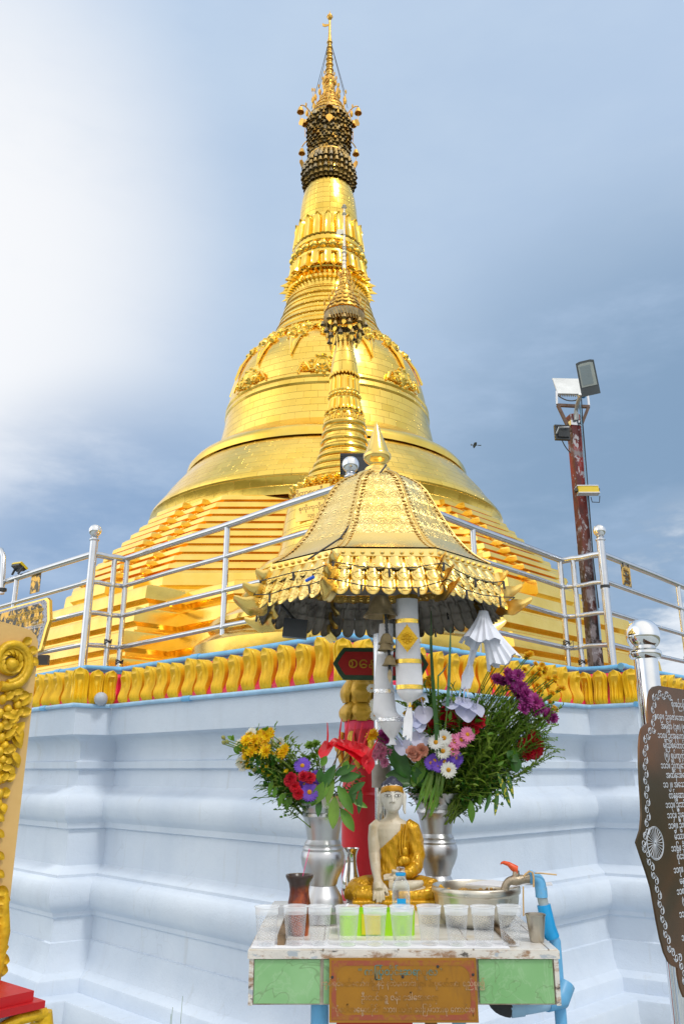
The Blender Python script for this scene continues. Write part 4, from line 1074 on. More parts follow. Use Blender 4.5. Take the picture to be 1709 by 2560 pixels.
# ------------------------------------------------------------------ things standing on the altar
def on_top(px, Y): return V((at(px, 2300, Y).x, Y, TZ))
cloth = MB().box((TX0+.006, TY0+.006, TZ+.0005),(TX1-.13, TY0+.105, TZ+.0025)).build('table_runner', m_white); tag(cloth, 'narrow white runner under the row of clear cups along the altar edge', 'cloth')
def plastic():
    M = N('clear_ribbed_plastic')
    sp = M.n.new('ShaderNodeSeparateXYZ'); M.l.new(M.tc.outputs['UV'], sp.inputs[0]); u, v = sp.outputs[0], sp.outputs[1]
    p = M.math('MULTIPLY', M.math('SINE', M.math('MULTIPLY', M.math('ADD', u, M.math('MULTIPLY', v, .5)), 2*pi/.0110)), M.math('SINE', M.math('MULTIPLY', M.math('SUBTRACT', M.math('MULTIPLY', u, .25), v), 2*pi/.0088)))
    inb = M.math('MULTIPLY', M.math('GREATER_THAN', v, .012), M.math('LESS_THAN', v, .073))
    M.set('Base Color', (.92, .94, .97)).set('Roughness', .10).set('Specular IOR Level', .9)
    tr = M.n.new('ShaderNodeBsdfTransparent'); ms = M.n.new('ShaderNodeMixShader')
    lw_ = M.n.new('ShaderNodeLayerWeight'); lw_.inputs[0].default_value = .35
    f = M.math('ADD', M.math('MULTIPLY', lw_.outputs['Facing'], .46), .04)
    f = M.math('ADD', f, M.math('MULTIPLY', M.math('MULTIPLY', M.math('GREATER_THAN', p, .10), inb), .22))
    f = M.math('ADD', f, M.math('MULTIPLY', M.math('GREATER_THAN', v, .076), .48))
    M.l.new(f, ms.inputs[0]); M.l.new(tr.outputs[0], ms.inputs[1]); M.l.new(M.b.outputs[0], ms.inputs[2]); M.l.new(ms.outputs[0], M.o.inputs[0])
    M.bump(M.math('MULTIPLY', p, inb), .8, .003); return M.m
m_plas = plastic()
cups = [667, 738, 799, 868, 937, 1004, 1072, 1140, 1207, 1273]
cup = thing('plastic_cup', 'leftmost clear ribbed plastic cup in the row on the altar edge', 'cup', (0,0,0), 'clear plastic cups along the altar edge')
mb = MB().lathe([(.0225,.0015),(.0235,.004),(.0245,.010),(.0265,.032),(.0290,.058),(.0305,.074),(.0318,.076),(.0325,.0925),(.0345,.094),(.0345,.0965),(.0325,.0965)], 40, cap=False)
mb.build('cup_wall', m_plas, cup, 40)
MB().lathe([(.0235,0),(.0235,.003),(.0001,.003)], 32).build('cup_base', m_plas, cup)
lab = ['leftmost clear ribbed plastic cup in the row on the altar edge', 'clear plastic cup before the brown incense pot, second from the left', 'clear plastic cup in front of the foot of the left aluminium vase', 'clear plastic cup before the left end of the lime green tub', "clear plastic cup in front of the statue's hand", 'clear plastic cup standing directly before the water bottle', "clear plastic cup between the lime tub's right end and the bowl", 'clear plastic cup before the left side of the aluminium bowl', 'clear plastic cup before the middle of the aluminium bowl', 'rightmost clear plastic cup, beside the small steel cup']
for i, px in enumerate(cups):
    o = cup if i == 0 else dup(cup, label=lab[i])
    o.location = on_top(px, 2.474 + rnd.uniform(-.005, .005)) + V((0,0,.003)); o.rotation_euler = (0, 0, rnd.uniform(0, 6))
def vase(label, px, Y, k):
    t = thing('flower_vase', label, 'vase', on_top(px, Y), 'aluminium flower vases on the altar')
    base = [(.0,0),(.071,0),(.074,.004),(.072,.012),(.070,.03),(.074,.038),(.072,.05),(.066,.056),(.064,.068),(.060,.078),(.048,.098),(.043,.108)]
    body = [(.043,.108),(.046,.112),(.050,.128),(.062,.150),(.070,.172),(.072,.192),(.069,.208),(.066,.212),(.067,.218),(.064,.224),(.060,.228),(.061,.233),(.056,.240),(.053,.246)]
    neck = [(.053,.246),(.055,.262),(.060,.290),(.0645,.310),(.070,.317),(.070,.325),(.067,.330),(.070,.342),(.080,.360),(.094,.375),(.104,.383),(.101,.384),(.075,.36),(.06,.30)]
    for nm, p in (('foot', base), ('body', body), ('flared_neck', neck)): MB().lathe([(r*k, z*k) for r, z in p], 40, on_top(px, Y), cap=False).build(nm, m_alu, t, 32)
    return on_top(px, Y) + V((0, 0, .375*k))
VL = vase('aluminium vase on the left holding red anthuriums and yellow chrysanthemums', 806, 2.84, .985)
VR = vase('aluminium vase on the right behind the statue, holding the tall bouquet', 1098, 3.10, .985)
o_ = on_top(747, 2.63); t = thing('incense_pot', 'glazed brown and orange incense pot with a flared dark rim', 'pot', o_)
def potmat():
    M = N('burnt_orange_glaze'); sp = M.n.new('ShaderNodeSeparateXYZ'); M.l.new(M.tc.outputs['Object'], sp.inputs[0])
    c = M.mix(M.ramp(M.noise(22, 5, .65, M.vec((1,1,.5))), .45, .66), (.12, .022, .012), (.52, .10, .015))
    z = M.math('ADD', sp.outputs[2], M.math('MULTIPLY', M.noise(18, 4), .04))
    c = M.mix(M.ramp(z, TZ+.135, TZ+.155), c, (.05, .03, .025)); M.set('Base Color', c).set('Roughness', .3); return M.m
MB().lathe([(.0,0),(.028,0),(.031,.03),(.033,.065),(.033,.085),(.029,.105),(.028,.120),(.031,.138),(.038,.150),(.041,.156),(.040,.161),(.035,.160),(.028,.15),(.022,.12),(.0001,.11)], 32, o_, cap=False).build('pot_body', potmat(), t)
st = thing('incense_stick', 'thin pink incense stick leaning in the brown pot', 'incense stick', o_ + V((0,0,.12))); MB().tube([o_ + V((.0,0,.12)), o_ + V((.028,.02,.23))], .0011, 5).build('stick', mat('pink_incense', (.75, .06, .25), .6), st)
o_ = on_top(877, 2.98); t = thing('steel_vase', 'slim polished steel bud vase beside the red post', 'vase', o_)
MB().lathe([(.0,0),(.026,0),(.027,.006),(.020,.02),(.014,.036),(.016,.046),(.026,.062),(.031,.085),(.029,.110),(.022,.140),(.019,.160),(.0195,.180),(.024,.196),(.029,.204),(.027,.204),(.017,.18)], 32, o_, cap=False).build('vase_body', m_chrome, t)
o_ = on_top(1192, 2.80); t = thing('offering_bowl', 'large embossed aluminium bowl full of sand under the tap', 'bowl', o_)
mb = MB(); rb, hb, seg = .137, .112, 84; rings = []
for i, (r, z, e) in enumerate(((.085,0,0),(.098,.004,.0),(.108,.015,.5),(.118,.03,1),(.124,.045,1),(.127,.058,.8),(.129,.068,.5),(.131,.078,.25),(.132,.086,0),(.133,.090,0),(.137,.093,0),(.1385,.100,0),(.137,.109,0),(.134,.112,0),(.131,.108,0),(.129,.09,0),(.12,.05,0))):
    rings.append([o_ + V(((r + e*.006*abs(sin(a*14 + (1.57 if z < .04 else 0))) - .004*e)*cos(a), (r + e*.006*abs(sin(a*14 + (1.57 if z < .04 else 0))) - .004*e)*sin(a), z)) for a in (2*pi*j/seg for j in range(seg))])
mb.loft(rings, 0, cap1=False); mb.build('bowl_body', steel_mat('worn_aluminium', .30, (.72, .68, .58), 1), t, 40)
mb = MB().lathe([(.13,.082),(.09,.088),(.04,.092),(.0001,.09)], 40, o_, cap=False)
for k in range(90):
    a, r = rnd.uniform(0, 6.28), rnd.uniform(0, .12); mb.sphere(o_ + V((r*cos(a), r*sin(a), .088)), (rnd.uniform(.004, .010),)*2 + (.005,), 6)
mb.build('sand_fill', mat('ochre_sand', (.46, .27, .08), .9, 0, .35, 60, .6, 120), t)
pc = [on_top(1192, 2.80) + V((x, y, .118 + .004*sin(i*2))) for i, (x, y) in enumerate(((-.035,-.03),(.02,-.085),(.09,-.075),(.12,-.05),(.16,-.035),(.20,-.03),(.235,-.025),(.235,-.012),(.17,-.01),(.12,.0),(.06,.05),(.01,.03),(-.02,.02)))]
mb = MB(); n_ = len(pc); cpt = sum(pc, V())/n_; mb.add(pc + [p - V((0,0,.003)) for p in pc], [tuple(range(n_)), tuple(range(2*n_-1, n_-1, -1))] + [(i, n_+i, n_+(i+1) % n_, (i+1) % n_) for i in range(n_)])
tag(mb.build('cloth_strip', m_white, None, 60), 'torn strip of white cloth lying across the bowl rim and tied to the tap', 'cloth')
o_ = on_top(941, 2.66); t = thing('lime_tub', 'lime green plastic tub standing behind the cups', 'tub', o_)
def rr(w, d, r, z): return [o_ + V((cx + r*cos(a), cy + r*sin(a), z)) for cx, cy, s0 in ((w-r, d-r, 0), (-w+r, d-r, 1), (-w+r, -d+r, 2), (w-r, -d+r, 3)) for a in (s0*pi/2 + pi/2*i/5 for i in range(6))]
m_lime = mat('lime_plastic', (.36, .72, .008), .35, 0, .1, 10); m_lime2 = mat('lit_yellow_plastic', (.66, .60, .01), .4, 0, .1, 10)
MB().loft([rr(.108, .045, .015, .0), rr(.110, .047, .015, .062), rr(.106, .043, .013, .062), rr(.103, .04, .012, .006)], 0).build('tub_wall', m_lime, t, 40)
MB().box((-.045, -.0495, .004),(.010, -.0478, .058), 0, Matrix.Translation(o_)).build('lit_yellow_patch', m_lime2, t)  # light on the middle of the tub, painted as a thin yellow patch
o_ = on_top(1003, 2.64); t = thing('water_bottle', 'small clear water bottle with a blue ring standing before the statue', 'bottle', o_)
M = N('clear_bottle_plastic'); M.set('Base Color', (.9,.95,1.0)).set('Roughness', .04).set('Specular IOR Level', 1.0)
tr = M.n.new('ShaderNodeBsdfTransparent'); tr.inputs[0].default_value = (.93,.96,.98,1); ms = M.n.new('ShaderNodeMixShader'); lw_ = M.n.new('ShaderNodeLayerWeight'); lw_.inputs[0].default_value = .5
M.l.new(M.math('ADD', M.math('MULTIPLY', lw_.outputs['Facing'], .5), .06), ms.inputs[0]); M.l.new(tr.outputs[0], ms.inputs[1]); M.l.new(M.b.outputs[0], ms.inputs[2]); M.l.new(ms.outputs[0], M.o.inputs[0]); M.bump(M.noise(60, 3), .3, .004)
MB().lathe([(.0,0),(.022,0),(.026,.006),(.0262,.03),(.0245,.034),(.0262,.038),(.0262,.07),(.0245,.074),(.0262,.078),(.0262,.118),(.024,.134),(.016,.148),(.0125,.153),(.0125,.158)], 28, o_, cap=False).build('bottle_body', M.m, t)
MB().lathe([(.0145,.157),(.015,.158),(.015,.164),(.0145,.165)], 24, o_, cap=False).build('blue_ring', mat('cyan_plastic', (.01, .36, .75), .35), t)
MB().lathe([(.0125,.165),(.0125,.176),(.0115,.180),(.0001,.181)], 24, o_, cap=False).build('cap', m_plas, t)
def label_mat():
    M = N('bottle_label'); c = M.mix(M.ramp(M.noise(45, 2, .5, M.vec((1,1,1.6))), .50, .53), (.72, .78, .84), (.02, .30, .66)); M.set('Base Color', c).set('Roughness', .4); return M.m
mb = MB()
for z0, z1, a0_, a1_ in ((.082,.098,-2.1,-1.1),):
    mb.loft([[o_ + V((.0268*cos(a), .0268*sin(a), z)) for a in (a0_ + (a1_-a0_)*i/8 for i in range(9))] for z in (z0, z1)], 0, closed=False)
mb.build('label', bpy.data.materials['cyan_plastic'], t)
MB().loft([[o_ + V((.0266*cos(a), .0266*sin(a), z)) for a in (2*pi*i/28 for i in range(28))] for z in (.050, .079)], 0, cap0=False, cap1=False).build('label', label_mat(), t)
o_ = on_top(1338, 2.53); t = thing('steel_cup', 'small dull steel cup at the right end of the altar', 'cup', o_)
MB().lathe([(.0,0),(.018,0),(.0195,.003),(.0265,.066),(.0285,.067),(.0285,.0705),(.0262,.0705),(.019,.01),(.0001,.006)], 32, o_, cap=False).build('cup_body', steel_mat('dull_steel', .30, (.55, .50, .42)), t)
# tap
tp = thing('water_tap', 'brass water tap with an orange lever on a blue standpipe', 'tap', at(1375, 2350, 2.60))
Y = 2.62; A = lambda x, y, yy=Y: at(x, y, yy)
MB().tube([V((A(1388,2352).x, Y, .9)), A(1386,2352), A(1372,2328)], .0165, 14).build('standpipe', m_pipe, tp)
MB().tube([A(1380,2345), A(1370,2318), A(1358,2262)], [.021,.021,.0195], 14).build('standpipe', mat('bright_blue_pvc', (.02, .38, .80), .35, 0, .12, 20), tp)
MB().tube([A(1358,2262), A(1353,2240)], .0145, 12).build('grey_sleeve', mat('grey_pvc', (.42, .48, .48), .5), tp)
MB().tube([A(1353,2243), A(1351,2218)], .0175, 14).build('elbow', m_pipe, tp)
MB().tube(bez(A(1350,2222), A(1352,2192), A(1322,2193), 8), .0165, 14).build('elbow', m_pipe, tp)
MB().tube([A(1330,2193), A(1324,2193)], .0195, 14).build('elbow', m_pipe, tp)
m_brass = mat('dull_brass', (.40, .33, .24), .42, .85, .25, 40, .3, 90)
mb = MB().tube([A(1326,2196), A(1314,2198), A(1303,2198), A(1294,2200), A(1286,2200), A(1278,2202)], [.014,.0115,.013,.0145,.0155,.013], 14)
mb.tube(bez(A(1284,2201), A(1263,2199), A(1261,2226), 8), [.0125,.0125,.012,.0115,.011,.011,.0115,.012,.012], 14); mb.build('tap_body', m_brass, tp)
MB().tube([A(1289,2190), A(1289,2176)], [.011,.009], 12).build('valve_stem', m_brass, tp)
P = [A(1290,2184), A(1290,2174), A(1280,2168), A(1270,2160), A(1257,2156), A(1251,2158)]; mb = MB(); rows_ = []
for p, w, h in zip(P, (.010,.0115,.010,.008,.0065,.005), (.009,.010,.009,.006,.0045,.004)): rows_.append([p + V((h*.5*cos(a) , w*sin(a), h*cos(a))) for a in (2*pi*i/10 for i in range(10))])
mb.loft(rows_, 0); mb.build('lever', mat('orange_plastic', (.72, .085, .015), .35, 0, .12, 20), tp)
mb = MB(); m_cane = mat('split_cane', (.62, .40, .17), .6, 0, .15, 30)
mb.tube([A(1333,2218,2.598), A(1333,2195,2.598), A(1330,2181,2.60), A(1322,2178,2.60), A(1312,2186,2.60), A(1308,2192,2.60)], .0028, 6)
mb.tube([A(1335,2183,2.60), A(1352,2183,2.6), A(1390,2187,2.6)], .0022, 6); mb.tube([A(1307,2216,2.6), A(1307,2250,2.6), A(1308,2290,2.6)], .0022, 6)
ct = thing('cane_tie', 'split cane strip knotted round the tap and blue elbow', 'tie', A(1333, 2190)); mb.build('cane', m_cane, ct)
# ------------------------------------------------------------------ seated statue
SO = V((at(985, 2300, 2.95).x, 2.95, TZ))
stt = thing('seated_buddha_statue', 'small seated stone Buddha statue with gold painted robe on the altar', 'statue', SO)
ZB = .048
ZK = .935
def P3(x, y, z): return SO + V((x, y, ZB + z*ZK))
def ellring(x, y, z, rx, ry, n=24): return [P3(x + rx*cos(2*pi*i/n), y + ry*sin(2*pi*i/n), z) for i in range(n)]
body = MB()
body.loft([ellring(0,.01,z,rx,ry) for z, rx, ry in ((.005,.085,.055),(.03,.085,.055),(.06,.066,.047),(.09,.055,.041),(.12,.051,.038),(.15,.053,.038),(.18,.059,.040),(.21,.065,.041),(.235,.066,.039),(.252,.058,.034),(.263,.040,.028),(.270,.026,.023),(.285,.021,.020),(.30,.021,.020))])
hc = (0, -.004, .342)
rings = []
for z, rx, ry, yo in ((-.054,.004,.006,-.014),(-.050,.014,.016,-.012),(-.042,.024,.025,-.008),(-.030,.031,.031,-.004),(-.014,.036,.035,-.001),(.004,.0375,.037,0),(.022,.0375,.037,.001),(.038,.034,.034,.002),(.050,.025,.026,.003),(.056,.012,.013,.003)):
    rings.append([P3(hc[0] + rx*cos(2*pi*i/24), hc[1] + yo + ry*sin(2*pi*i/24), hc[2] + z) for i in range(24)])
body.loft(rings)
def limb(pts, rr): body.tube([P3(*p) for p in pts], rr, 14)
SK = []
def slimb(pts, rr):
    limb(pts, rr)
    for p, q, a, b in zip(pts, pts[1:], rr, rr[1:]): SK.append((V(p), V(q), max(a, b)))
slimb([(-.045,.01,.247),(-.060,.006,.238),(-.064,.0,.20),(-.063,-.010,.15),(-.060,-.040,.110),(-.058,-.068,.088),(-.056,-.086,.074)], [.022,.022,.020,.0185,.0165,.0135,.0125])
slimb([(-.056,-.086,.074),(-.055,-.106,.060),(-.054,-.116,.046)], [.0135,.0185,.0155])
for dx, L, r in ((-.0150,.030,.0046),(-.0052,.037,.0050),(.0046,.036,.0050),(.0140,.029,.0044)):
    slimb([(-.054+dx*.8,-.114,.048),(-.054+dx*1.05,-.125,.046-L*.45),(-.054+dx*1.12,-.128,.046-L)], [r*1.1, r, r*.8])
slimb([(-.040,-.100,.062),(-.030,-.112,.050),(-.028,-.117,.036)], [.007,.006,.004])
limb([(.045,.01,.245),(.062,.008,.232),(.074,.008,.19),(.078,.004,.145),(.070,-.018,.108),(.045,-.050,.092),(.015,-.066,.086)], [.024,.027,.027,.026,.022,.017,.012])
slimb([(.02,-.064,.086),(-.008,-.070,.084)], [.014,.013])
for k in range(4): slimb([(-.006,-.062-.006*k,.088-.003*k),(-.024,-.064-.006*k,.088-.003*k),(-.037,-.066-.005*k,.085-.003*k)], [.0052,.0050,.0040])
slimb([(.014,-.072,.094),(.000,-.078,.102),(-.010,-.080,.104)], [.0065,.006,.005])
for sg in (-1, 1):
    limb([(.045*sg,.02,.035),(.09*sg,-.008,.036),(.125*sg,-.040,.033),(.133*sg,-.055,.030),(.110*sg,-.076,.028),(.06*sg,-.088,.026),(.01*sg,-.092,.024)], [.040,.040,.036,.031,.028,.025,.022])
slimb([(-.02,-.088,.056),(.02,-.094,.058),(.055,-.096,.060),(.080,-.092,.064)], [.015,.016,.0155,.011]); slimb([(.075,-.094,.064),(.088,-.088,.068)], [.012,.008])
body.box((-.135,-.120,-.004),(.135,.06,.012), 0, Matrix.Translation(SO + V((0,0,ZB))))
for sg in (-1, 1):
    limb([(.038*sg,.002,.362),(.042*sg,.001,.345),(.041*sg,-.001,.322),(.040*sg,-.003,.298),(.043*sg,-.005,.284)], [.005,.0075,.006,.0055,.003])
body.tube([P3(0,-.038,.358), P3(0,-.044,.340), P3(0,-.0465,.328), P3(0,-.040,.325)], [.0028,.0036,.0050,.0025], 8)
for sg in (-1, 1): body.sphere(P3(.0045*sg,-.041,.328), .0038, 8)
body.sphere(P3(0,-.0335,.311), (.0105,.0045,.0030), 10); body.sphere(P3(0,-.0325,.3065), (.0085,.0045,.0030), 10)
me = body.mesh('statue_mesh', [m_cream]); o = bpy.data.objects.new('statue_tmp', me); COL.objects.link(o)
md = o.modifiers.new('r', 'REMESH'); md.mode = 'VOXEL'; md.voxel_size = .0021; md.use_smooth_shade = True
ms_ = o.modifiers.new('s', 'SMOOTH'); ms_.factor = .5; ms_.iterations = 3
dg = bpy.context.evaluated_depsgraph_get(); fused = bpy.data.meshes.new_from_object(o.evaluated_get(dg), depsgraph=dg)
bpy.data.objects.remove(o); bpy.data.meshes.remove(me)
def stone():
    M = N('aged_cream_stone')
    c = M.mix(M.ramp(M.noise(22, 5, .6), .3, .7), (.56, .46, .31), (.70, .62, .48))
    c = M.mix(M.ramp(M.noise(120, 4, .7), .64, .70), c, (.30, .22, .12))
    c = M.mix(M.ramp(M.noise(15, 4, .6, M.vec((1,1,.5))), .58, .74, 0, .6), c, (.50, .34, .12)); zs_ = M.n.new('ShaderNodeSeparateXYZ'); M.l.new(M.tc.outputs['Object'], zs_.inputs[0])
    c = M.mix(M.ramp(zs_.outputs[2], 1.555, 1.566, 0, .8), c, M.mix(M.ramp(M.noise(90, 4, .7), .60, .68), (.76, .74, .68), (.45, .42, .36)))
    M.set('Base Color', c).set('Roughness', .42)
    M.bump(M.noise(150, 3), .15, .002); return M.m
def robegold():
    M = N('gold_robe_paint'); c = M.mix(M.ramp(M.noise(30, 5, .65), .35, .7), (.55, .27, .006), (.80, .44, .012))
    c = M.mix(M.ramp(M.noise(60, 5, .7), .66, .72), c, (.14, .06, .01)); M.set('Base Color', c).set('Roughness', .28).set('Metallic', .35)
    w = M.math('SINE', M.math('MULTIPLY', M.noise(22, 3, .5, M.vec((1.6,1.6,.35)), .8), 26)); M.bump(M.math('ADD', w, M.noise(80, 3)), .35, .003); return M.m
m_stone, m_robe = stone(), robegold()
def is_robe(c, n):
    p = c - SO; x, y, z = p.x, p.y, (p.z - ZB)/ZK
    if z > .272: return False
    if z < .012: return abs(x) < .14
    lp = V((x, y, z))
    for p, q, r in SK:
        d = q - p; t = min(1, max(0, (lp-p).dot(d)/d.length_squared))
        if (lp - p - d*t).length < r*1.10 + .0015 and not (z < .25 and x > -.035 and r > .016 and z > .12): return False
    if z > .10:
        if y > .03: return True
        edge = .168 + (x + .045)*.95                       # diagonal neckline from the right ribs to the left shoulder
        return z < edge or x > .052
    return True
bm = bmesh.new(); bm.from_mesh(fused); bm.faces.ensure_lookup_table()
fr = [is_robe(f.calc_center_median(), f.normal) for f in bm.faces]
for f in bm.faces: f.smooth = True
body_me = bpy.data.meshes.new('statue_body'); bm.to_mesh(body_me); body_me.materials.append(m_stone)
bmesh.ops.delete(bm, geom=[f for f, r in zip(bm.faces, fr) if not r], context='FACES')
bm.normal_update()
bv = {v for v in bm.verts if v.is_boundary}
for v in bm.verts:
    p = v.co - SO; fold = .0010*sin((p.x*.9 + p.z*.45)*260) if p.z > ZB+.09 else 0
    v.co += v.normal*((.0034 if v not in bv else -.001) + (fold if v not in bv else 0))
robe_me = bpy.data.meshes.new('statue_robe'); bm.to_mesh(robe_me); robe_me.materials.append(m_robe); bm.free(); bpy.data.meshes.remove(fused)
st_body = link('body', body_me, stt); link('robe', robe_me, stt)
mb = MB(); 
for x0 in (.018, .026, .034): mb.tube([P3(x0+.012,-.022,.252), P3(x0+.004,-.034,.21), P3(x0+.002,-.036,.175), P3(x0+.004,-.040,.148)], [.003,.0035,.0035,.003], 6)
mb.sphere(P3(.036,-.040,.160), (.010,.007,.016), 10); mb.sphere(P3(.034,-.042,.132), (.019,.010,.016), 10); mb.sphere(P3(.022,-.042,.126), (.011,.008,.012), 10)
mb.build('robe_fold', m_robe, stt)
rings = []
for z, k in ((.362,1.035),(.364,1.06),(.381,1.05),(.383,1.01)):
    rings.append([P3((.0373 if z < .37 else .0360)*k*cos(2*pi*i/32), -.002 + .0365*k*sin(2*pi*i/32) - 0, z - .010*(1 - abs(sin(2*pi*i/32)))*(1 if True else 0) ) for i in range(32)])
MB().loft(rings, 0, cap0=False, cap1=False).build('headband', mat('ochre_band', (.60, .28, .015), .4, .2, .2, 40), stt)
mb = MB(); mb.lathe([(.0345,.0),(.0340,.006),(.029,.014),(.021,.019),(.016,.026),(.008,.031),(.0001,.033)], 24, P3(0,.003,.380))
for k in range(90):
    a, h_ = rnd.uniform(0, 6.28), rnd.uniform(0, .028); r = .0345*cos(min(1.3, h_/.03*1.2)) + .001; mb.sphere(P3(r*cos(a), .003 + r*sin(a), .381+h_*.6), .0032, 5)
mb.build('hair', mat('blue_black_hair', (.055, .06, .10), .6, 0, .4, 60, .3, 90, (.4,.4,.42), 40, .60, .66), stt)
m_ink = mat('dark_ink', (.035, .022, .016), .5); m_eyew = mat('eye_white', (.78, .76, .70), .4)
def face_y(x, z): return -.004 - .0375*sqrt(max(.05, 1 - (x/.0385)**2))*(1 - .06*((z-.345)/.03)**2) - .0005
for sg in (-1, 1):
    mb = MB(); pts = []
    n_ = 14
    up = [(.0165 + .0105*cos(pi - pi*i/n_), .3475 + .0048*sin(pi*i/n_)) for i in range(n_+1)]; dn = [(.0165 + .0105*cos(pi*i/n_), .3475 - .0036*sin(pi*i/n_)) for i in range(1, n_)]
    ol = [P3(x*sg, face_y(x, z) - .0006, z) for x, z in up + dn]; c = P3(.0165*sg, face_y(.0165, .3475) - .0012, .3475)
    fs = [(i, (i+1) % len(ol), len(ol)) for i in range(len(ol))]
    mb.add(ol + [c], fs if sg > 0 else [f[::-1] for f in fs], 0)
    mb.tube(ol[:n_+1], .0008, 5, 1); mb.tube(ol[n_:] + [ol[0]], .0005, 5, 1)
    mb.sphere(P3(.0165*sg, face_y(.0165,.3475)+.0006, .3478), (.0036,.0022,.0038), 10, 1)
    mb.build('eye', [m_eyew, m_ink], st_body)
    br = [(.0055,.3575),(.010,.3620),(.016,.3640),(.022,.3630),(.027,.3590)]
    MB().tube([P3(x*sg, face_y(x, z) - .0004, z) for x, z in br], [.0005,.0008,.0009,.0008,.0004], 5).build('eyebrow', m_ink, st_body)
mb = MB(); mb.tube([P3(x, -.0375 + .0022*abs(x)/.01, .3088 + .0016*(x/.011)**2) for x in (-.012,-.008,-.004,0,.004,.008,.012)], [.0004,.0009,.0011,.0009,.0011,.0009,.0004], 6); mb.build('mouth', mat('lip_line', (.42, .15, .06), .5), st_body)
mb = MB(); mb.box((-.150,-.140,0),(.150,.075,.030), 0, Matrix.Translation(SO)); mb.box((-.143,-.134,.030),(.143,.068,.044), 0, Matrix.Translation(SO)); mb.build('pedestal', m_cream, stt)
mb = MB()
for k in range(26):
    x = -.146 + .292*k/25; mb.sphere(SO + V((x, -.122 + .006*sin(k*2), .044 + .004*sin(k*3.1))), (.010, .012, .008), 8)
mb.build('gilded_edge', m_robe, stt)

# ------------------------------------------------------------------ flowers
m_stem = leafmat('stem_green', (.20, .33, .04)); m_leaf = leafmat('leaf_green', (.10, .25, .02)); m_leafd = leafmat('dark_leaf_green', (.035, .13, .018), .4, .3); m_leafl = leafmat('light_leaf_green', (.16, .30, .035), .3, .3)
m_speck = N('speckled_leaf'); m_speck.set('Base Color', m_speck.mix(m_speck.ramp(m_speck.noise(90, 2), .56, .60), (.035, .12, .012), (.45, .42, .02))).set('Roughness', .35); m_speck = m_speck.m
def fm(name, c, v=.2): return leafmat(name, c, v, .6)
m_yel, m_yorange = fm('yellow_petal', (.95, .68, .010), .12), fm('orange_petal', (.90, .42, .008), .3)
m_wht, m_pnk, m_vio = fm('white_petal', (.78, .78, .74), .08), fm('pink_petal', (.72, .22, .42)), fm('violet_petal', (.17, .07, .58))
m_mag, m_redp, m_dusty = fm('magenta_petal', (.40, .035, .27), .35), leafmat('glossy_red_spathe', (.62, .008, .02), .3, .32), fm('dusty_pink_petal', (.56, .24, .36), .3)
m_peach, m_bluew = fm('faded_peach_petal', (.66, .32, .24), .3), leafmat('pale_blue_white_paper', (.58, .62, .86), .08, .6)
m_crim, m_disc = fm('crimson_petal', (.58, .012, .035), .3), fm('yellow_disc', (.75, .36, .01), .3)
def petal(mb, az, e0, e1, L, W, r0=0, mi=0, n=4, cup=.25, tip=.35):
    ca, sa = cos(az), sin(az); r, z = r0, 0.0; rows_ = []
    for i in range(n+1):
        t = i/n; e = e0 + (e1-e0)*t
        w = W*.5*(sin(pi*(.12 + .70*t)) if t < 1 else tip)
        rows_.append([V((r*ca - w*s2*sa, r*sa + w*s2*ca, z + cup*w*abs(s2))) for s2 in (-1, 0, 1)])
        r += L/n*cos(e); z += L/n*sin(e)
    mb.loft(rows_, mi, closed=False)
def mum(R, m1, m2, seed, layers=((.05, .3, 1.0, 17), (.35, .6, .9, 15), (.7, .9, .75, 12), (1.1, 1.3, .5, 8))):
    r = random.Random(seed); mb = MB()
    for e0, e1, k, n in layers:
        for i in range(n): petal(mb, 2*pi*(i + r.uniform(-.3, .3))/n, e0 + r.uniform(-.15, .15), e1 + r.uniform(-.3, .3), R*k*r.uniform(.85, 1.1), R*.30, R*.05, r.choice((0, 0, 0, 1)), 3)
    return mb.mesh('mum_bloom', [m1, m2], 60)
def daisy(R, m, n=16, seed=0, e=.12):
    r = random.Random(seed); mb = MB()
    for lay in (0, 1):
        for i in range(n): petal(mb, 2*pi*(i + .5*lay + r.uniform(-.2, .2))/n, e + .18*lay, e - .2 + r.uniform(-.1, .15), R*(1-.12*lay), R*.30, R*.18, 0, 3)
    return mb.mesh('daisy_bloom', [m], 60)
def discm(R):
    mb = MB(); mb.lathe([(R*.30,0),(R*.30,R*.08),(R*.2,R*.16),(.0001,R*.18)], 14)
    for k in range(26): a, q = k*2.4, R*.29*sqrt((k+.5)/26); mb.sphere((q*cos(a), q*sin(a), R*.15*(1-(q/R/.32)**2)+R*.04), R*.04, 5)
    return mb.mesh('flower_disc', [m_disc], 60)
def ruffle(R, m, seed, n=6):
    r = random.Random(seed); mb = MB()
    for lay, (e0, e1, k) in enumerate(((.1, .2, 1.0), (.45, .5, .92), (.85, .8, .8), (1.2, 1.1, .62))):
        for i in range(n): petal(mb, 2*pi*(i + lay*.37 + r.uniform(-.15, .15))/n, e0, e1 + r.uniform(-.3, .4), R*k, R*.95, R*.04, 0, 4, .35 + r.uniform(-.15, .2), .7)
    return mb.mesh('ruffled_bloom', [m], 60)
def heart(R, m):
    mb = MB(); n = 28; rings = [[V((0,0,0))]*n]
    for k in (.25, .5, .75, 1.0):
        ring = []
        for i in range(n):
            a = 2*pi*i/n - pi/2
            rr = R*k*(1 + .22*abs(sin((a+pi/2)/2))**6*0 + .16*cos(2*(a))*.5 + (.30*max(0, -cos(a+pi/2+pi))**8))
            rr *= (1 - .45*max(0, cos(a - pi/2))**14)
            ring.append(V((rr*cos(a), rr*sin(a), .10*R*sin(a*3+k*2)*k + .30*R*k*k*(.5+.5*sin(a)) )))
        rings.append(ring)
    mb.loft(rings, 0, True, False, False); return mb.mesh('spathe', [m], 60)
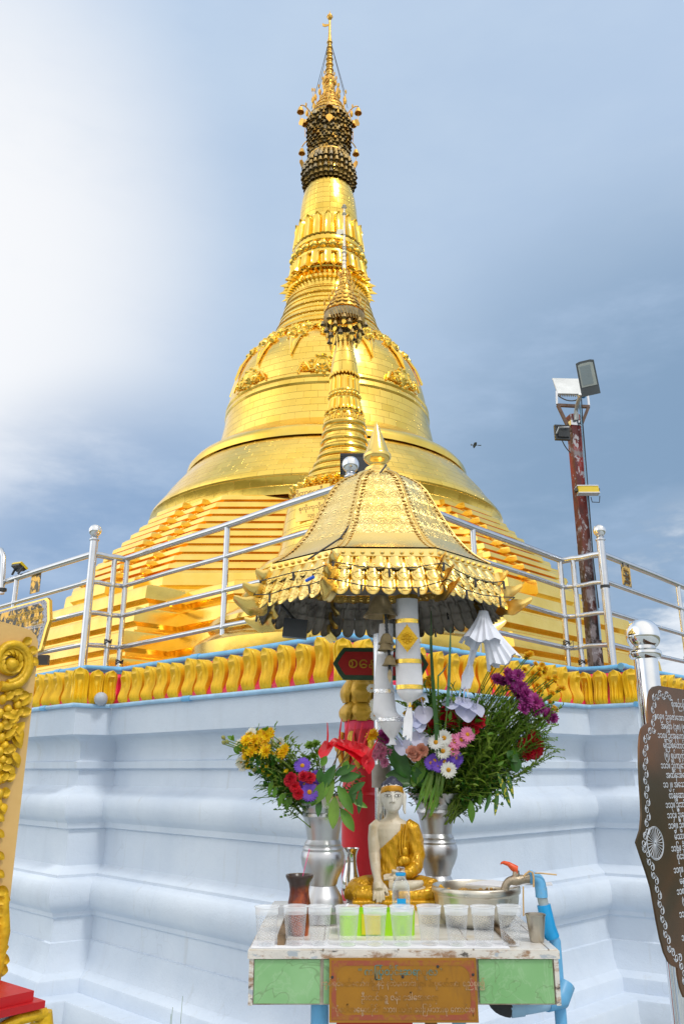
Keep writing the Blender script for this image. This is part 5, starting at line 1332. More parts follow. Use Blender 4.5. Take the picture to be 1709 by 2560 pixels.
def spadix(L, m, r=.0035): return MB().tube([(0,0,0),(0,.004,L*.5),(0,.004,L)], [r, r*.9, r*.35], 8).mesh('spadix', [m])
def leaf_rows(mb, p, d, up, L, W, bend=.5, mi=0, n=7, wav=0):
    d, up = V(d).normalized(), V(up); s2 = d.cross(up).normalized(); up = s2.cross(d); rows_ = []; q = V(p)
    for i in range(n+1):
        t = i/n; w = W*.5*sin(pi*(.06 + .92*t))**.8
        rows_.append([q - s2*w + up*(w*.35), q - s2*w*.5 + up*(w*.12), q.copy(), q + s2*w*.5 + up*(w*.12), q + s2*w + up*(w*.35)])
        dd = (d - up*bend*t*1.0 + s2*wav*sin(t*7)).normalized(); q = q + dd*(L/n)
    mb.loft(rows_, mi, closed=False)
BL = {}
def bloom(kind):
    if kind in BL: return BL[kind]
    f = {'yellow': lambda: [('bloom', mum(.023, m_yel, m_yorange, 1))], 'yellow_small': lambda: [('bloom', mum(.012, m_yel, m_yel, 2, ((.5,.9,1,9),(1.0,1.3,.8,7))))],
         'white': lambda: [('bloom', daisy(.019, m_wht, 15, 3)), ('disc', discm(.014))], 'daisy': lambda: [('bloom', daisy(.025, m_wht, 15, 4)), ('disc', discm(.026))],
         'pink': lambda: [('bloom', daisy(.025, m_pnk, 16, 5)), ('disc', discm(.024))], 'violet': lambda: [('bloom', daisy(.023, m_vio, 20, 6)), ('disc', discm(.022))],
         'magenta': lambda: [('bloom', mum(.030, m_mag, fm('mauve_petal', (.46, .10, .36)), 7))], 'orange': lambda: [('bloom', mum(.015, m_yorange, m_yel, 8))],
         'carnation': lambda: [('bloom', ruffle(.019, m_crim, 9))], 'dusty': lambda: [('bloom', mum(.019, m_dusty, m_pnk, 10))], 'peach': lambda: [('bloom', ruffle(.022, m_peach, 11))],
         'hibiscus': lambda: [('bloom', ruffle(.036, fm('scarlet_petal', (.62, .008, .03), .2), 12, 5))], 'redfringe': lambda: [('bloom', mum(.026, m_crim, m_redp, 13, ((.1,.3,1,9),(.5,.8,.9,8),(.9,1.3,.7,6))))],
         'red_anth': lambda: [('spathe', heart(.030, m_redp)), ('spadix', spadix(.082, m_redp))], 'blue_anth': lambda: [('spathe', heart(.029, m_bluew)), ('spadix', spadix(.058, m_bluew, .003))],
         'bud': lambda: [('bloom', MB().sphere((0,0,.004), (.006,.006,.007), 8).mesh('bud', [leafmat('bud_green', (.35, .38, .12))]))], 'green_mum': lambda: [('bloom', mum(.020, m_leafl, m_leaf, 14))]}
    BL[kind] = f[kind](); return BL[kind]
def flower(kind, px, py, Y, base, nrm, label, group, name='flower', bend=.3, size=1.0, stem=True, stm=None, spin=None, axis=None):
    p = at(px, py, Y); q = V(nrm).normalized().to_track_quat('Z', 'Y') @ Quaternion((0,0,1), rnd.uniform(0, 6.28) if spin is None else spin)
    t = thing(name, label, 'flower', p, group); t.rotation_mode = 'QUATERNION'; t.rotation_quaternion = q; t.scale = (size,)*3
    inv = t.matrix_basis.inverted()
    first = None
    for nm, me in bloom(kind):
        o = bpy.data.objects.new(nm, me); COL.objects.link(o); o.parent = first if (nm == 'disc') else t; first = first or o
        if nm == 'spadix' and axis is not None:
            o.matrix_parent_inverse = inv @ Matrix.Translation(p) @ V(axis).normalized().to_track_quat('Z', 'Y').to_matrix().to_4x4()
    if stem:
        b = V(base) + V((rnd.uniform(-.03, .03), rnd.uniform(-.03, .03), -.10)); n_ = V(nrm).normalized()
        mid = b.lerp(p, .55) + V((0,0,.05)) + (b-p)*.0 - V(((p.x-b.x)*bend, (p.y-b.y)*bend, 0))
        st_ = MB().tube(bez(b, mid, p - n_*.003, 10), .0019, 5).build('stem', stm or m_stem, None); st_.parent = t; st_.matrix_parent_inverse = inv
    return t
ZL = lambda x, y: (540 + x/3.409, 1750 + y/3.409)
ZR = lambda x, y: (800 + x/2.529, 1500 + y/2.529)
LV = V((VL.x, VL.y, VL.z)); RV = V((VR.x, VR.y, VR.z))
def vn(dx=0, dz=.35, s_=.35): return V((dx + rnd.uniform(-s_, s_), -1, dz + rnd.uniform(-s_, s_)))
yl = [(290,320),(380,300),(455,285),(270,380),(330,390),(300,440),(240,410),(345,440),(395,340),(430,310),(255,345),(330,345),(420,440),(560,450),(585,425),(555,480),(270,470)]
for x, y in yl: flower('yellow', *ZL(x, y), 2.80 + rnd.uniform(-.03, .03), LV, vn(-.4), 'yellow chrysanthemum in the bunch leaning out of the left vase', 'yellow chrysanthemums in the left vase', size=rnd.uniform(.85, 1.1))
for x, y in [(245,500),(270,545),(395,570),(400,610),(455,655),(440,575),(600,615),(275,580),(455,400),(485,465)]: flower('yellow_small', *ZL(x, y), 2.80, LV, vn(-.3, .6), 'small half open yellow chrysanthemum below the leaning bunch', 'half open yellow chrysanthemums in the left vase', size=1.0)
for x, y in [(300,285),(205,385),(215,530),(545,370),(235,560)]: flower('white', *ZL(x, y), 2.83, LV, vn(-.5, .5), 'white aster among the yellow chrysanthemums of the left vase', 'white asters in the left vase')
for x, y in [(70,330),(100,365),(72,372),(330,610),(583,770),(345,600),(490,360),(500,388)]: flower('bud', *ZL(x, y), 2.80, LV, (-.6, -.3, .8), 'green flower bud on a thin stem of the left bouquet', 'green buds in the left vase', name='flower_bud', size=1.15)
for (x, y), s2 in zip([(735,560),(795,785),(845,730),(755,720),(852,650)], (1.05, 1.12, .8, .8, .75)): flower('violet', *ZL(x, y), 2.72 + rnd.uniform(0, .03), LV, vn(.0, .25, .2), 'violet aster with a yellow eye over the rim of the left vase', 'violet asters in the left vase', size=s2)
for x, y in [(625,690),(672,742),(798,665),(745,652),(700,798),(640,665)]: flower('carnation', *ZL(x, y), 2.73, LV, vn(-.1, .3), 'crimson carnation beside the violet asters of the left vase', 'crimson carnations in the left vase', size=.95)
for x, y, s2 in [(800,390,1.0),(850,375,.9),(830,480,.8),(780,500,.7)]: flower('green_mum', *ZL(x, y), 2.85, LV, vn(0, .8), 'spiky green unopened bloom rising behind the violet asters', 'green blooms in the left vase', size=s2)
for (sx, sy), (bx_, by_), tip, nr, s2 in (((945,415),(962,345),(955,150),(-.5,-.5,.55),1.0),((1050,380),(1068,340),(1092,165),(.1,-.45,.8),.95),((1105,385),(1085,345),(1112,172),(.2,-.4,.85),.9),((1160,410),(1135,400),(1168,225),(.2,-.7,.6),1.0),((1205,415),(1190,345),(1232,180),(.3,-.55,.7),1.0),((1235,455),(1215,365),(1278,215),(.3,-.8,.4),1.05),((1285,535),(1272,465),(1372,270),(.6,-.5,.2),.95)):
    b_, t_ = at(*ZL(bx_, by_), 2.74), at(*ZL(*tip), 2.74)
    flower('red_anth', *ZL(sx, sy), 2.76, LV, nr, 'glossy red anthurium with an upright spadix in the left vase', 'red anthuriums in the left vase', name='anthurium', size=s2*1.05, stm=mat('tan_stem', (.30, .20, .06), .5) if 'tan_stem' not in bpy.data.materials else bpy.data.materials['tan_stem'], spin=0, axis=(t_-b_))
def leaf_thing(label, group, pxy, Y, dxy, L, W, m, bend=.5, up=(0,-1,.3), name='leaf', base=None):
    p = at(*pxy, Y); q = at(*dxy, Y); d = q - p; t = thing(name, label, 'leaf', p, group); mb = MB()
    leaf_rows(mb, p, d + V((0,-.15*d.length,0)), up, L or d.length*1.05, W, bend); mb.build('blade', m, t, 60)
    MB().tube([p, p.lerp(base, .5) + V((0,0,.01)), base - V((0,0,.06))] if base else [p, p - d*.2], .0022, 5).build('stalk', m_stem, t); return t
gl = 'broad leaves in the left vase'
for a, b, W, m, bd in (((960,690),(815,890),.05,m_leaf,.2),((985,660),(950,870),.036,m_leafl,.1),((1010,830),(995,1085),.044,m_leafl,.1),((1040,735),(1160,960),.042,m_leaf,.15),((1065,930),(1170,1110),.040,m_leaf,.1),((1050,680),(1215,640),.040,m_leafd,.1),((880,830),(720,850),.045,m_leafd,.2),((880,840),(870,990),.026,m_leafd,.1),((900,560),(940,480),.028,m_leaf,.1),((1090,600),(1120,520),.030,m_leaf,.1),((1130,800),(1260,700),.03,m_leafd,.2),((1150,850),(1285,910),.024,m_leaf,.3),((1230,760),(1215,960),.022,m_leafd,.2),((960,660),(1010,620),.034,m_leafl,.1),((1010,640),(1180,560),.034,m_leafd,.2),((880,700),(890,590),.03,m_leafd,.1),((900,760),(1010,560),.04,m_leafd,.1),((1120,900),(1190,760),.034,m_leafd,.2)):
    leaf_thing('broad green leaf spreading over the front of the left vase', gl, ZL(*a), 2.74, ZL(*b), None, W*.82, m, bd, base=LV)
def sprig(seed, L, m_l, nl, lw, ll, spread=.8, branch=0, crook=.06):
    r = random.Random(seed); mb = MB(); ph = r.uniform(0, 6)
    path = [V((crook*L*sin(ph + 3*t), crook*L*cos(ph + 2.3*t) - crook*L*cos(ph), L*t)) for t in (i/8 for i in range(9))]
    mb.tube(path, [.0022]*4 + [.0017]*3 + [.0012]*2, 5, 0)
    for k in range(nl):
        t = .30 + .70*(k + r.random())/nl; i = min(7, int(t*8)); p = path[i].lerp(path[i+1], t*8-i); a = k*2.4 + r.uniform(-.4, .4)
        d = V((cos(a)*spread, sin(a)*spread, .8 - .4*r.random()))
        if branch and k % 3 == 0:
            q = p + d.normalized()*ll*r.uniform(1.2, 2.2); mb.tube([p, q], .001, 4, 0)
            for _ in range(3): leaf_rows(mb, p.lerp(q, r.uniform(.3, 1)), d + V((r.uniform(-.8,.8), r.uniform(-.8,.8), 0)), (0,0,1), ll*.6*r.uniform(.7, 1.2), lw*.7, .4, 1, 4)
        else: leaf_rows(mb, p, d, (0,0,1), ll*r.uniform(.6, 1.2), lw*r.uniform(.7, 1.2), .6, 1, 4, r.uniform(-.3, .3))
    return mb.mesh('sprig', [m_stem, m_l], 60)
SPR = [sprig(31+i, .30, (m_leaf, m_leafd, m_leaf, m_stem)[i], 30, .018, .038, .8, 1) for i in range(4)]
SPF = [sprig(51+i, .40, (m_stem, m_leaf, m_leaf, m_leafl)[i], 34, .0075, .022, .6, 1, .03) for i in range(4)]
def place_sprig(me, base, tip, label, group):
    o = link('leafy_stem', me); b = V(base); d = tip - b; L0 = .30 if me in SPR else .40
    o.location = b; o.rotation_mode = 'QUATERNION'; o.rotation_quaternion = d.to_track_quat('Z', 'Y') @ Quaternion((0,0,1), rnd.uniform(0, 6.28)); k = d.length/L0; o.scale = (min(1.25, max(.8, k)),)*2 + (k,)
    return tag(o, label, 'foliage', group)
for x, y in [(250,420),(330,470),(400,520),(470,430),(560,560),(430,640),(500,700),(560,780),(640,600),(820,420),(860,520),(790,470),(1180,620),(640,560),(700,640),(180,410),(520,380),(600,420),(360,400),(300,500),(450,560),(540,500),(620,680),(680,560),(760,440),(380,640),(480,580),(260,470)]:
    place_sprig(rnd.choice(SPR), LV + V((rnd.uniform(-.04, .03), rnd.uniform(-.04, .03), -.09)), at(*ZL(x, y), 2.83 + rnd.uniform(-.03, .03)), 'leafy chrysanthemum stem of the left bouquet', 'leafy stems in the left vase')
for x, y, x2, y2 in [(480,680,450,810),(510,740,495,830),(560,800,535,910),(600,840,605,945),(590,800,560,850),(640,830,620,900)]:
    leaf_thing('jagged green leaf drooping over the left side of the left vase', 'drooping leaves of the left vase', ZL(x, y), 2.78, ZL(x2, y2), None, .016, m_leaf, .3, base=LV)
# right bouquet
for x, y in [(1120,505),(1160,520),(1190,470),(1210,505),(1250,480),(1232,550),(1270,560),(1300,590),(1330,615),(1352,645),(1382,682),(1340,690),(1282,690),(1300,640),(1255,600)]:
    flower('magenta', *ZR(x, y), 3.02 + rnd.uniform(-.04, .04), RV, vn(.3, .5), 'magenta chrysanthemum along the top of the right bouquet', 'magenta chrysanthemums in the right vase', bend=.15, size=rnd.uniform(.85, 1.1))
for x, y in [(1440,720),(1470,745),(1425,745)]: flower('magenta', *ZR(x, y), 3.05, RV, vn(.6, .3), 'magenta chrysanthemum hanging at the far right of the bouquet', 'outer magenta chrysanthemums of the right vase', bend=.1, size=.8)
for x, y in [(1095,385),(1145,375),(1180,400),(1130,345),(1310,350),(1360,405),(1290,440),(1400,410),(1385,440),(1410,460),(1440,500),(1480,510),(1350,490),(1510,560),(1430,545),(1465,590),(1450,650),(1480,690),(1390,570),(1370,540),(1330,340),(1300,365),(1485,490),(1530,560),(1380,470),(1345,465),(1418,435),(1500,575)]:
    flower('orange', *ZR(x, y), 3.10 + rnd.uniform(-.04, .04), RV, vn(.2, .8), 'small orange marigold on a thin stem above the magenta blooms', 'small orange marigolds in the right vase', bend=.12, size=rnd.uniform(.8, 1.15))
for x, y in [(660,520),(640,635),(592,680),(690,540),(545,720),(690,500)]: flower('orange', *ZR(x, y), 3.08, RV, vn(-.1, .6), 'small orange marigold just right of the cloth streamers', 'orange marigolds by the streamers', size=1.05)
for x, y in [(730,900),(775,955),(782,872),(810,1075)]: flower('daisy', *ZR(x, y), 2.93, RV, vn(-.1, .25, .2), 'white daisy with a yellow eye in the middle of the right bouquet', 'white daisies in the right vase', size=1.0)
for x, y in [(835,940),(892,885),(850,895),(930,850)]: flower('pink', *ZR(x, y), 2.94, RV, vn(.1, .25, .2), 'pink daisy with a yellow eye in the middle of the right bouquet', 'pink daisies in the right vase', size=.98)
for x, y in [(722,1015),(785,1022),(860,1000),(742,1045),(840,1030),(700,1030)]: flower('violet', *ZR(x, y), 2.94, RV, vn(0, .2, .25), 'violet aster below the daisies of the right bouquet', 'violet asters in the right vase', size=.95)
for x, y in [(370,930),(355,960),(410,1030),(400,950),(385,990),(425,960),(345,985)]: flower('dusty', *ZR(x, y), 2.98, RV, vn(-.3, .3), 'dusty pink bloom left of the farther cloth streamer', 'dusty pink blooms in the right vase', size=1.0)
for x, y in [(395,850),(410,880),(385,870)]: flower('magenta', *ZR(x, y), 3.0, RV, vn(-.3, .5), 'dull magenta bloom tucked beside the foot of the farther streamer', 'dull magenta blooms', size=.75)
for x, y in [(320,860),(340,850)]: flower('orange', *ZR(x, y), 2.97, RV, vn(-.5, .5), 'orange bloom leaning left toward the red anthuriums', 'orange blooms leaning left', size=1.5)
for x, y in [(580,965),(642,950),(610,985)]: flower('peach', *ZR(x, y), 2.92, RV, vn(-.1, .1), 'wilted peach pink rose under the blue white anthuriums', 'wilted roses in the right vase', size=1.05)
for (sx, sy), (bx_, by_), tip, nr, s2 in (((655,718),(688,700),(660,600),(-.2,-.9,.35),1.0),((628,880),(655,840),(640,790),(.0,-.95,.3),1.0),((520,922),(545,880),(505,830),(-.4,-.8,.35),.9),((600,765),(610,750),(580,690),(0,-.7,.6),.8),((828,655),(855,640),(845,500),(-.1,-.5,.8),1.0),((920,700),(955,680),(985,580),(.1,-.9,.4),1.15),((905,650),(922,620),(942,510),(.1,-.5,.8),1.0),((985,690),(985,690),(1036,545),(.4,-.6,.6),.95),((620,790),(640,800),(600,740),(.2,-.8,.5),.8)):
    b_, t_ = at(*ZR(bx_, by_), 2.92), at(*ZR(*tip), 2.92)
    flower('blue_anth', *ZR(sx, sy), 2.95, RV, nr, 'pale blue white anthurium with an upright spadix in the right bouquet', 'blue white anthuriums in the right vase', name='anthurium', size=s2*1.1, stm=bpy.data.materials['tan_stem'], spin=0, axis=(t_-b_))
for x, y, k in ((670,820,'redfringe'),(640,800,'redfringe'),(705,790,'redfringe'),(800,730,'hibiscus'),(950,800,'hibiscus'),(835,790,'redfringe'),(840,750,'redfringe'),(985,760,'hibiscus')):
    flower(k, *ZR(x, y), 3.0, RV, vn(0, .4), 'deep red bloom behind the daisies and blue white anthuriums', 'deep red blooms in the right vase', size=.95)
flower('hibiscus', *ZR(1325,925), 3.05, RV, (.2, -.8, -.3), 'red hibiscus hanging at the right side of the bouquet', None, bend=.1, size=1.35)
flower('hibiscus', *ZR(1352,868), 3.06, RV, (.5, -.5, .3), 'smaller red hibiscus above the hanging one', None, bend=.1, size=.75)
for x, y in [(325,560),(340,655),(345,730),(350,690)]: flower('white', *ZR(x, y), 3.1, RV, vn(-.3, .2), 'white aster drooping against the steel canopy pole', 'white asters by the pole', size=.9)
for i in range(110):
    a = i/63; x = 1030 + 430*rnd.random(); y = 560 + 330*rnd.random() + (x-1030)*.18
    place_sprig(rnd.choice(SPF), RV + V((rnd.uniform(-.05, .05), rnd.uniform(-.05, .04), -.09)), at(*ZR(x, y), 3.06 + rnd.uniform(-.06, .08)), 'fine leaved green stem fanning out to the right of the right vase', 'fine leafy stems in the right vase')
for i in range(66):
    x, y = (rnd.uniform(540, 1200), rnd.uniform(900, 1180)) if i < 42 else (rnd.uniform(620, 1040), rnd.uniform(600, 860))
    place_sprig(rnd.choice(SPR), RV + V((rnd.uniform(-.05, .05), rnd.uniform(-.06, .02), -.07)), at(*ZR(x, y), 3.02 + rnd.uniform(-.05, .06)), 'short leafy stem at the heart of the right bouquet', 'short leafy stems in the right vase')
for a, b, W, m in (((560,1120),(430,930),.075,m_leafd),((580,1150),(420,1110),.085,m_leafd),((600,1160),(640,1010),.06,m_leaf),((640,1180),(580,1050),.05,m_leafd),((600,1100),(590,1180),.035,m_leafl),((690,1190),(700,1000),.05,m_leafd),((1230,990),(1235,1090),.05,m_leafd),((1180,960),(1245,1020),.05,m_leafd)):
    leaf_thing('large dark green leaf behind the statue in the right bouquet', 'large dark leaves in the right vase', ZR(*a), 2.99, ZR(*b), None, W*.8, m, .1, base=RV)
for a, b, m, W in (((1120,1090),(1195,1305),m_speck,.020),((1180,1090),(1215,1250),m_speck,.016),((1120,1190),(1100,1355),m_speck,.016),((1080,1220),(1035,1340),m_leafd,.014),((950,1270),(955,1405),m_leaf,.026),((1010,1230),(1005,1300),m_leaf,.014),((1160,1150),(1160,1260),m_speck,.012)):
    leaf_thing('speckled narrow leaf drooping at the right of the right vase', 'drooping leaves of the right vase', ZR(*a), 2.99, ZR(*b), None, W, m, .1, base=RV)
for i in range(16):
    x0, y0 = rnd.uniform(650, 760), rnd.uniform(1150, 1280)
    leaf_thing('grass blade spilling over the rim of the right vase', 'grass blades in the right vase', ZR(x0+30, y0-120), 2.97, ZR(x0 + rnd.uniform(-70, 30), y0 + rnd.uniform(40, 110)), None, .010, m_leaf if i % 2 else m_leafl, .25, base=RV)
for label, pts, r in (('tall dark green palm blade standing in the right vase, the taller one', [(750,1000),(735,800),(715,560),(703,330),(700,70)], .0075), ('tall dark green palm blade just left of its taller twin', [(735,900),(712,600),(700,400),(690,180)], .005), ('pale bluish green blade leaning behind the white blooms', [(800,700),(812,520),(820,300),(824,170)], .006), ('thin bent green blade crossing the palm blades', [(745,480),(775,450),(805,400)], .004)):
    t = thing('palm_blade', label, 'leaf', RV); P = [at(*ZR(x, y), 2.93) for x, y in pts]
    mb = MB(); n_ = len(P); rr_ = [r*(1-.85*(i/(n_-1))**2) for i in range(n_)]
    rows_ = [[p - V((w,0,0)) + V((0,-.3*w,0)), p, p + V((w,0,0)) + V((0,-.3*w,0))] for p, w in zip(P, rr_)]
    mb.loft(rows_, 0, closed=False); mb.build('blade', m_leafd if 'dark' in label else leafmat('bluish_blade', (.10, .26, .16)), t, 60)
    MB().tube([P[0], RV - V((0,0,.08))], .003, 5).build('stalk', m_stem, t)
# ------------------------------------------------------------------ left: painted tablet with gilded scrollwork
def onplane(px, py, O, n):
    u, dy, dz = ray(px, py); d = V((u, dy, dz)); c0 = V((0,0,H)); k = (O - c0).dot(n)/d.dot(n); return c0 + d*k
O = at(95, 1620, 2.6); ph = radians(50); ax = V((cos(ph), sin(ph), 0)); nf = V((sin(ph), -cos(ph), 0))
tb = thing('painted_tablet', 'cream yellow painted tablet with gilded scrollwork on a red stepped base', 'monument', (O.x, O.y, 0))
MT = frame(O, ax, (0,0,1)); MI = MT.inverted()          # local x along face, y up, z towards the viewer
def L2(px, py): p = MI @ onplane(px, py, O, nf); return p.x, p.y
zt = 1.142 - O.z                                        # height of the red base top in local y
ol = [(0, zt)] + [L2(95, 1640)] + [L2(x, y) for x, y in ((96,1605),(90,1588),(78,1576),(60,1569))] + [L2(0, 1553)]
ytop = ol[-1][1]; ol += [(-.30, ytop+.03), (-.62, ytop+.03), (-.72, zt)]
def plaster():
    M = N('cream_yellow_paint'); c = M.mix(M.ramp(M.noise(4, 5, .6), .3, .7), (.70, .43, .13), (.78, .52, .20))
    c = M.mix(M.ramp(M.noise(30, 6, .7), .70, .75), c, (.30, .2, .12)); M.set('Base Color', c).set('Roughness', .5); M.bump(M.noise(35, 5), .22, .006); return M.m
MB().prism(ol, .11, MT @ Matrix.Translation((0,0,-.11))).build('slab', plaster(), tb, 30)
m_orn = mat('gilt_relief_paint', (.70, .42, .008), .42, .2, .25, 30, .4, 60)
def orn(parts, name='scroll_relief'):
    return parts.build(name, m_orn, tb, 60)
mb = MB()
def spiral(cx, cy, r0, r1, turns, a0, th, mb=mb):
    n_ = 30; pts = []
    for i in range(n_+1):
        t = i/n_; a = a0 + turns*2*pi*t; r = r0 + (r1-r0)*t; pts.append(MT @ V((cx + r*cos(a), cy + r*sin(a)*1.05, .012)))
    mb.tube(pts, [th*(1-.45*i/n_) for i in range(n_+1)], 8)
def lf(x, y, a, L, W, mb=mb):
    p = MT @ V((x, y, .004)); d = ax*cos(a) + V((0,0,1))*sin(a) + nf*.35; leaf_rows(mb, p, d, nf*1.0, L, W, .5, 0, 7); leaf_rows(mb, p + nf*.012, d + nf*.15, nf, L*.75, W*.55, .7, 0, 6)
k_ = abs(L2(60, 1700)[0] - L2(10, 1700)[0])/50
cx, cy = L2(22, 1655); spiral(cx, cy, 58*k_, 12*k_, 1.35, -1.9, .016); spiral(cx, cy, 46*k_, 16*k_, 1.1, -1.6, .010)
for i in range(11): a = i*.55; lf(cx + 24*k_*cos(a), cy + 24*k_*sin(a), a+1.9, .04, .026)
for i in range(3): lf(cx + 50*k_*cos(1.0-i*.4), cy + 54*k_*sin(1.0-i*.4), .6-i*.5, .035, .030)
mb.sphere(MT @ V((cx, cy-.01, .015)), (.022,.02,.022), 10)
for i, (x, y) in enumerate([(30,1735),(48,1745),(15,1750),(52,1765),(28,1775),(8,1785),(40,1790),(50,1785),(22,1810),(40,1815),(8,1820),(30,1840),(12,1845),(38,1832),(20,1865),(32,1880),(8,1880),(15,1900),(22,1915),(6,1920),(16,1945),(5,1950),(8,1985),(4,2010)]):
    X, Y_ = L2(x, y); lf(X-.01, Y_, rnd.choice((-.3, .3, .8, -1.0, 0)), rnd.uniform(.035, .055)*(1.1 if y < 1900 else .8), .034); mb.sphere(MT @ V((X-.015, Y_, .008)), (.014,.012,.016), 8)
for y in (2035, 2075, 2130, 2175): X, Y_ = L2(3, y); lf(X-.02, Y_, -.6, .035, .022)
orn(mb); mb = MB()
for i in range(9): X, Y_ = L2(4 + 3*sin(i*2), 2225 + 24*i); lf(X-.025, Y_, .2*sin(i*2.3)-.2, .045, .036, mb)
X, Y_ = L2(-6, 2330); mb.tube([MT @ V((X, Y_+.10, .01)), MT @ V((X+.012, Y_, .012)), MT @ V((X+.004, Y_-.12, .012))], [.015,.02,.015], 8)
orn(mb)
MB().box((-.80, zt-.024, -.15),(-.018, zt, .205), 0, MT).build('red_base', m_redbase, tb)
MB().box((-.82, zt-.042, -.17),(.006, zt-.0245, .225), 0, MT).build('red_base', m_redbase, tb)
MB().box((-.78, -O.z+.0, -.14),(-.03, zt-.0425, .19), 0, MT).build('pedestal', m_wall, tb)
mb = MB()
for sg, xx in ((1, -.015), (-1, -.30)):
    y0 = zt - .05
    for i in range(12): t = i/11; p = MT @ V((xx + .012*sin(i), y0 - .03 - .30*t, .192)); d = ax*cos(-1.2 + .6*sin(i*2)) + V((0,0,1))*sin(-1.2 + .6*sin(i*2)) + nf*.35; leaf_rows(mb, p, d, nf, .07, .06, .5, 0, 7)
    sp2 = [MT @ V((xx - sg*(.055 + .034*cos(a)*(1-a/14)), y0 - .055 + .034*sin(a)*(1-a/14), .20)) for a in (q*.45 for q in range(26))]; mb.tube(sp2, [.016*(1-.02*i) for i in range(26)], 8)
mb.tube([MT @ V((0.025, y0-.012, .20)), MT @ V((-0.055, y0-.010, .203)), MT @ V((-0.165, y0-.040, .20)), MT @ V((-0.245, y0-.03, .20)), MT @ V((-0.345, y0-.01, .20))], .015, 8)
mb.tube([MT @ V((0.025, y0-.01, .192)), MT @ V((0.040, y0-.12, .192)), MT @ V((0.025, y0-.35, .192))], [.022,.03,.02], 10)
orn(mb, 'pedestal_scrolls')

# ------------------------------------------------------------------ right: steel posts with an etched bronze plaque
O = at(1590, 2106, 2.45); ph = radians(40); ax = V((cos(ph), sin(ph), 0)); nf = V((sin(ph), -cos(ph), 0)); MT = frame(O, ax, (0,0,1)); MI = MT.inverted()
pq = thing('donor_plaque', 'bronze steel plaque with scroll border and white Burmese lettering at right', 'plaque', O)
lp = [(1709,1724),(1670,1718),(1645,1714),(1632,1717),(1624,1727),(1620,1745),(1618,1770),(1619,1808),(1611,1812),(1603,1822),(1599,1840),(1597,1870),(1597,1910),(1599,1960),(1602,2000),(1603,2040),(1600,2075),(1590,2106),(1602,2142),(1615,2180),(1627,2220),(1634,2260),(1641,2300),(1650,2345),(1660,2382),(1670,2404),(1680,2415),(1692,2420),(1694,2440),(1700,2470),(1709,2494)]
L_ = [L2(x, y) for x, y in lp]; SC = .52
pts = L_ + [(2*SC - x, y) for x, y in L_[::-1]]
def bronze():
    M = N('bronze_steel'); n1_ = M.noise(3.2, 4, .55, M.vec((1, 1, .6)), .6)
    c = M.mix(M.ramp(n1_, .38, .62), (.075, .055, .030), (.20, .085, .035)); M.set('Base Color', c).set('Metallic', .55).set('Roughness', .22).set('Specular IOR Level', .5); M.bump(M.noise(7, 2), .08, .01); return M.m
MB().prism(pts, .006, MT @ Matrix.Translation((0,0,-.006))).build('plate', bronze(), pq, 30)
m_etch = mat('white_etching', (.58, .62, .68), .5)
mb = MB(); inn = []
Z = [V(p) for p in L_]
for i in range(1, len(Z)-1):
    d = (Z[i+1]-Z[i-1]).normalized(); inn.append(Z[i] + V((-d.y, d.x))*(.028 if i < 6 or i > 24 else .030))
inn[0] = V((inn[0].x, inn[1].y)) if False else inn[0]
seglen = [0]
for a, b in zip(inn, inn[1:]): seglen.append(seglen[-1] + (b-a).length)
def along(s_):
    for i in range(len(inn)-1):
        if s_ <= seglen[i+1]: f = (s_-seglen[i])/max(1e-6, seglen[i+1]-seglen[i]); return inn[i].lerp(inn[i+1], f), (inn[i+1]-inn[i]).normalized()
    return inn[-1], (inn[-1]-inn[-2]).normalized()
s_ = 0; k = 0
while s_ < seglen[-1]:
    p, d = along(s_); q = V((-d.y, d.x)); sg = 1 if k % 2 else -1
    c = [p + d*(.0085*cos(a)*(1-a/8)) + q*sg*(.0085*sin(a)*(1-a/8) - .003) for a in (-2.2 + j*.45 for j in range(15))]
    mb.tube([MT @ V((x.x, x.y, .0006)) for x in c], .0011, 4)
    c = [p - d*.012 - q*sg*.009, p - d*.004 - q*sg*.010, p + d*.006 - q*sg*.006]; mb.tube([MT @ V((x.x, x.y, .0006)) for x in c], [.001,.0018,.0008], 4)
    s_ += .0195; k += 1
mb.build('scroll_border', m_etch, pq, 60)
cx, cy = L2(1636, 2108); ra = L2(1636, 2066)[1] - cy; mb = MB()
for r in (ra, ra*.93): mb.tube([MT @ V((cx + r*cos(2*pi*i/40), cy + r*sin(2*pi*i/40), .0006)) for i in range(41)], .0009, 4, 0, False)
for i in range(24): a = 2*pi*i/24; mb.tube([MT @ V((cx + .2*ra*cos(a)*.3, cy + .06*ra*sin(a), .0006)), MT @ V((cx + ra*.93*cos(a), cy + ra*.93*sin(a), .0006))], [.0005,.0011], 4)
mb.build('wheel_emblem', m_etch, pq, 60)
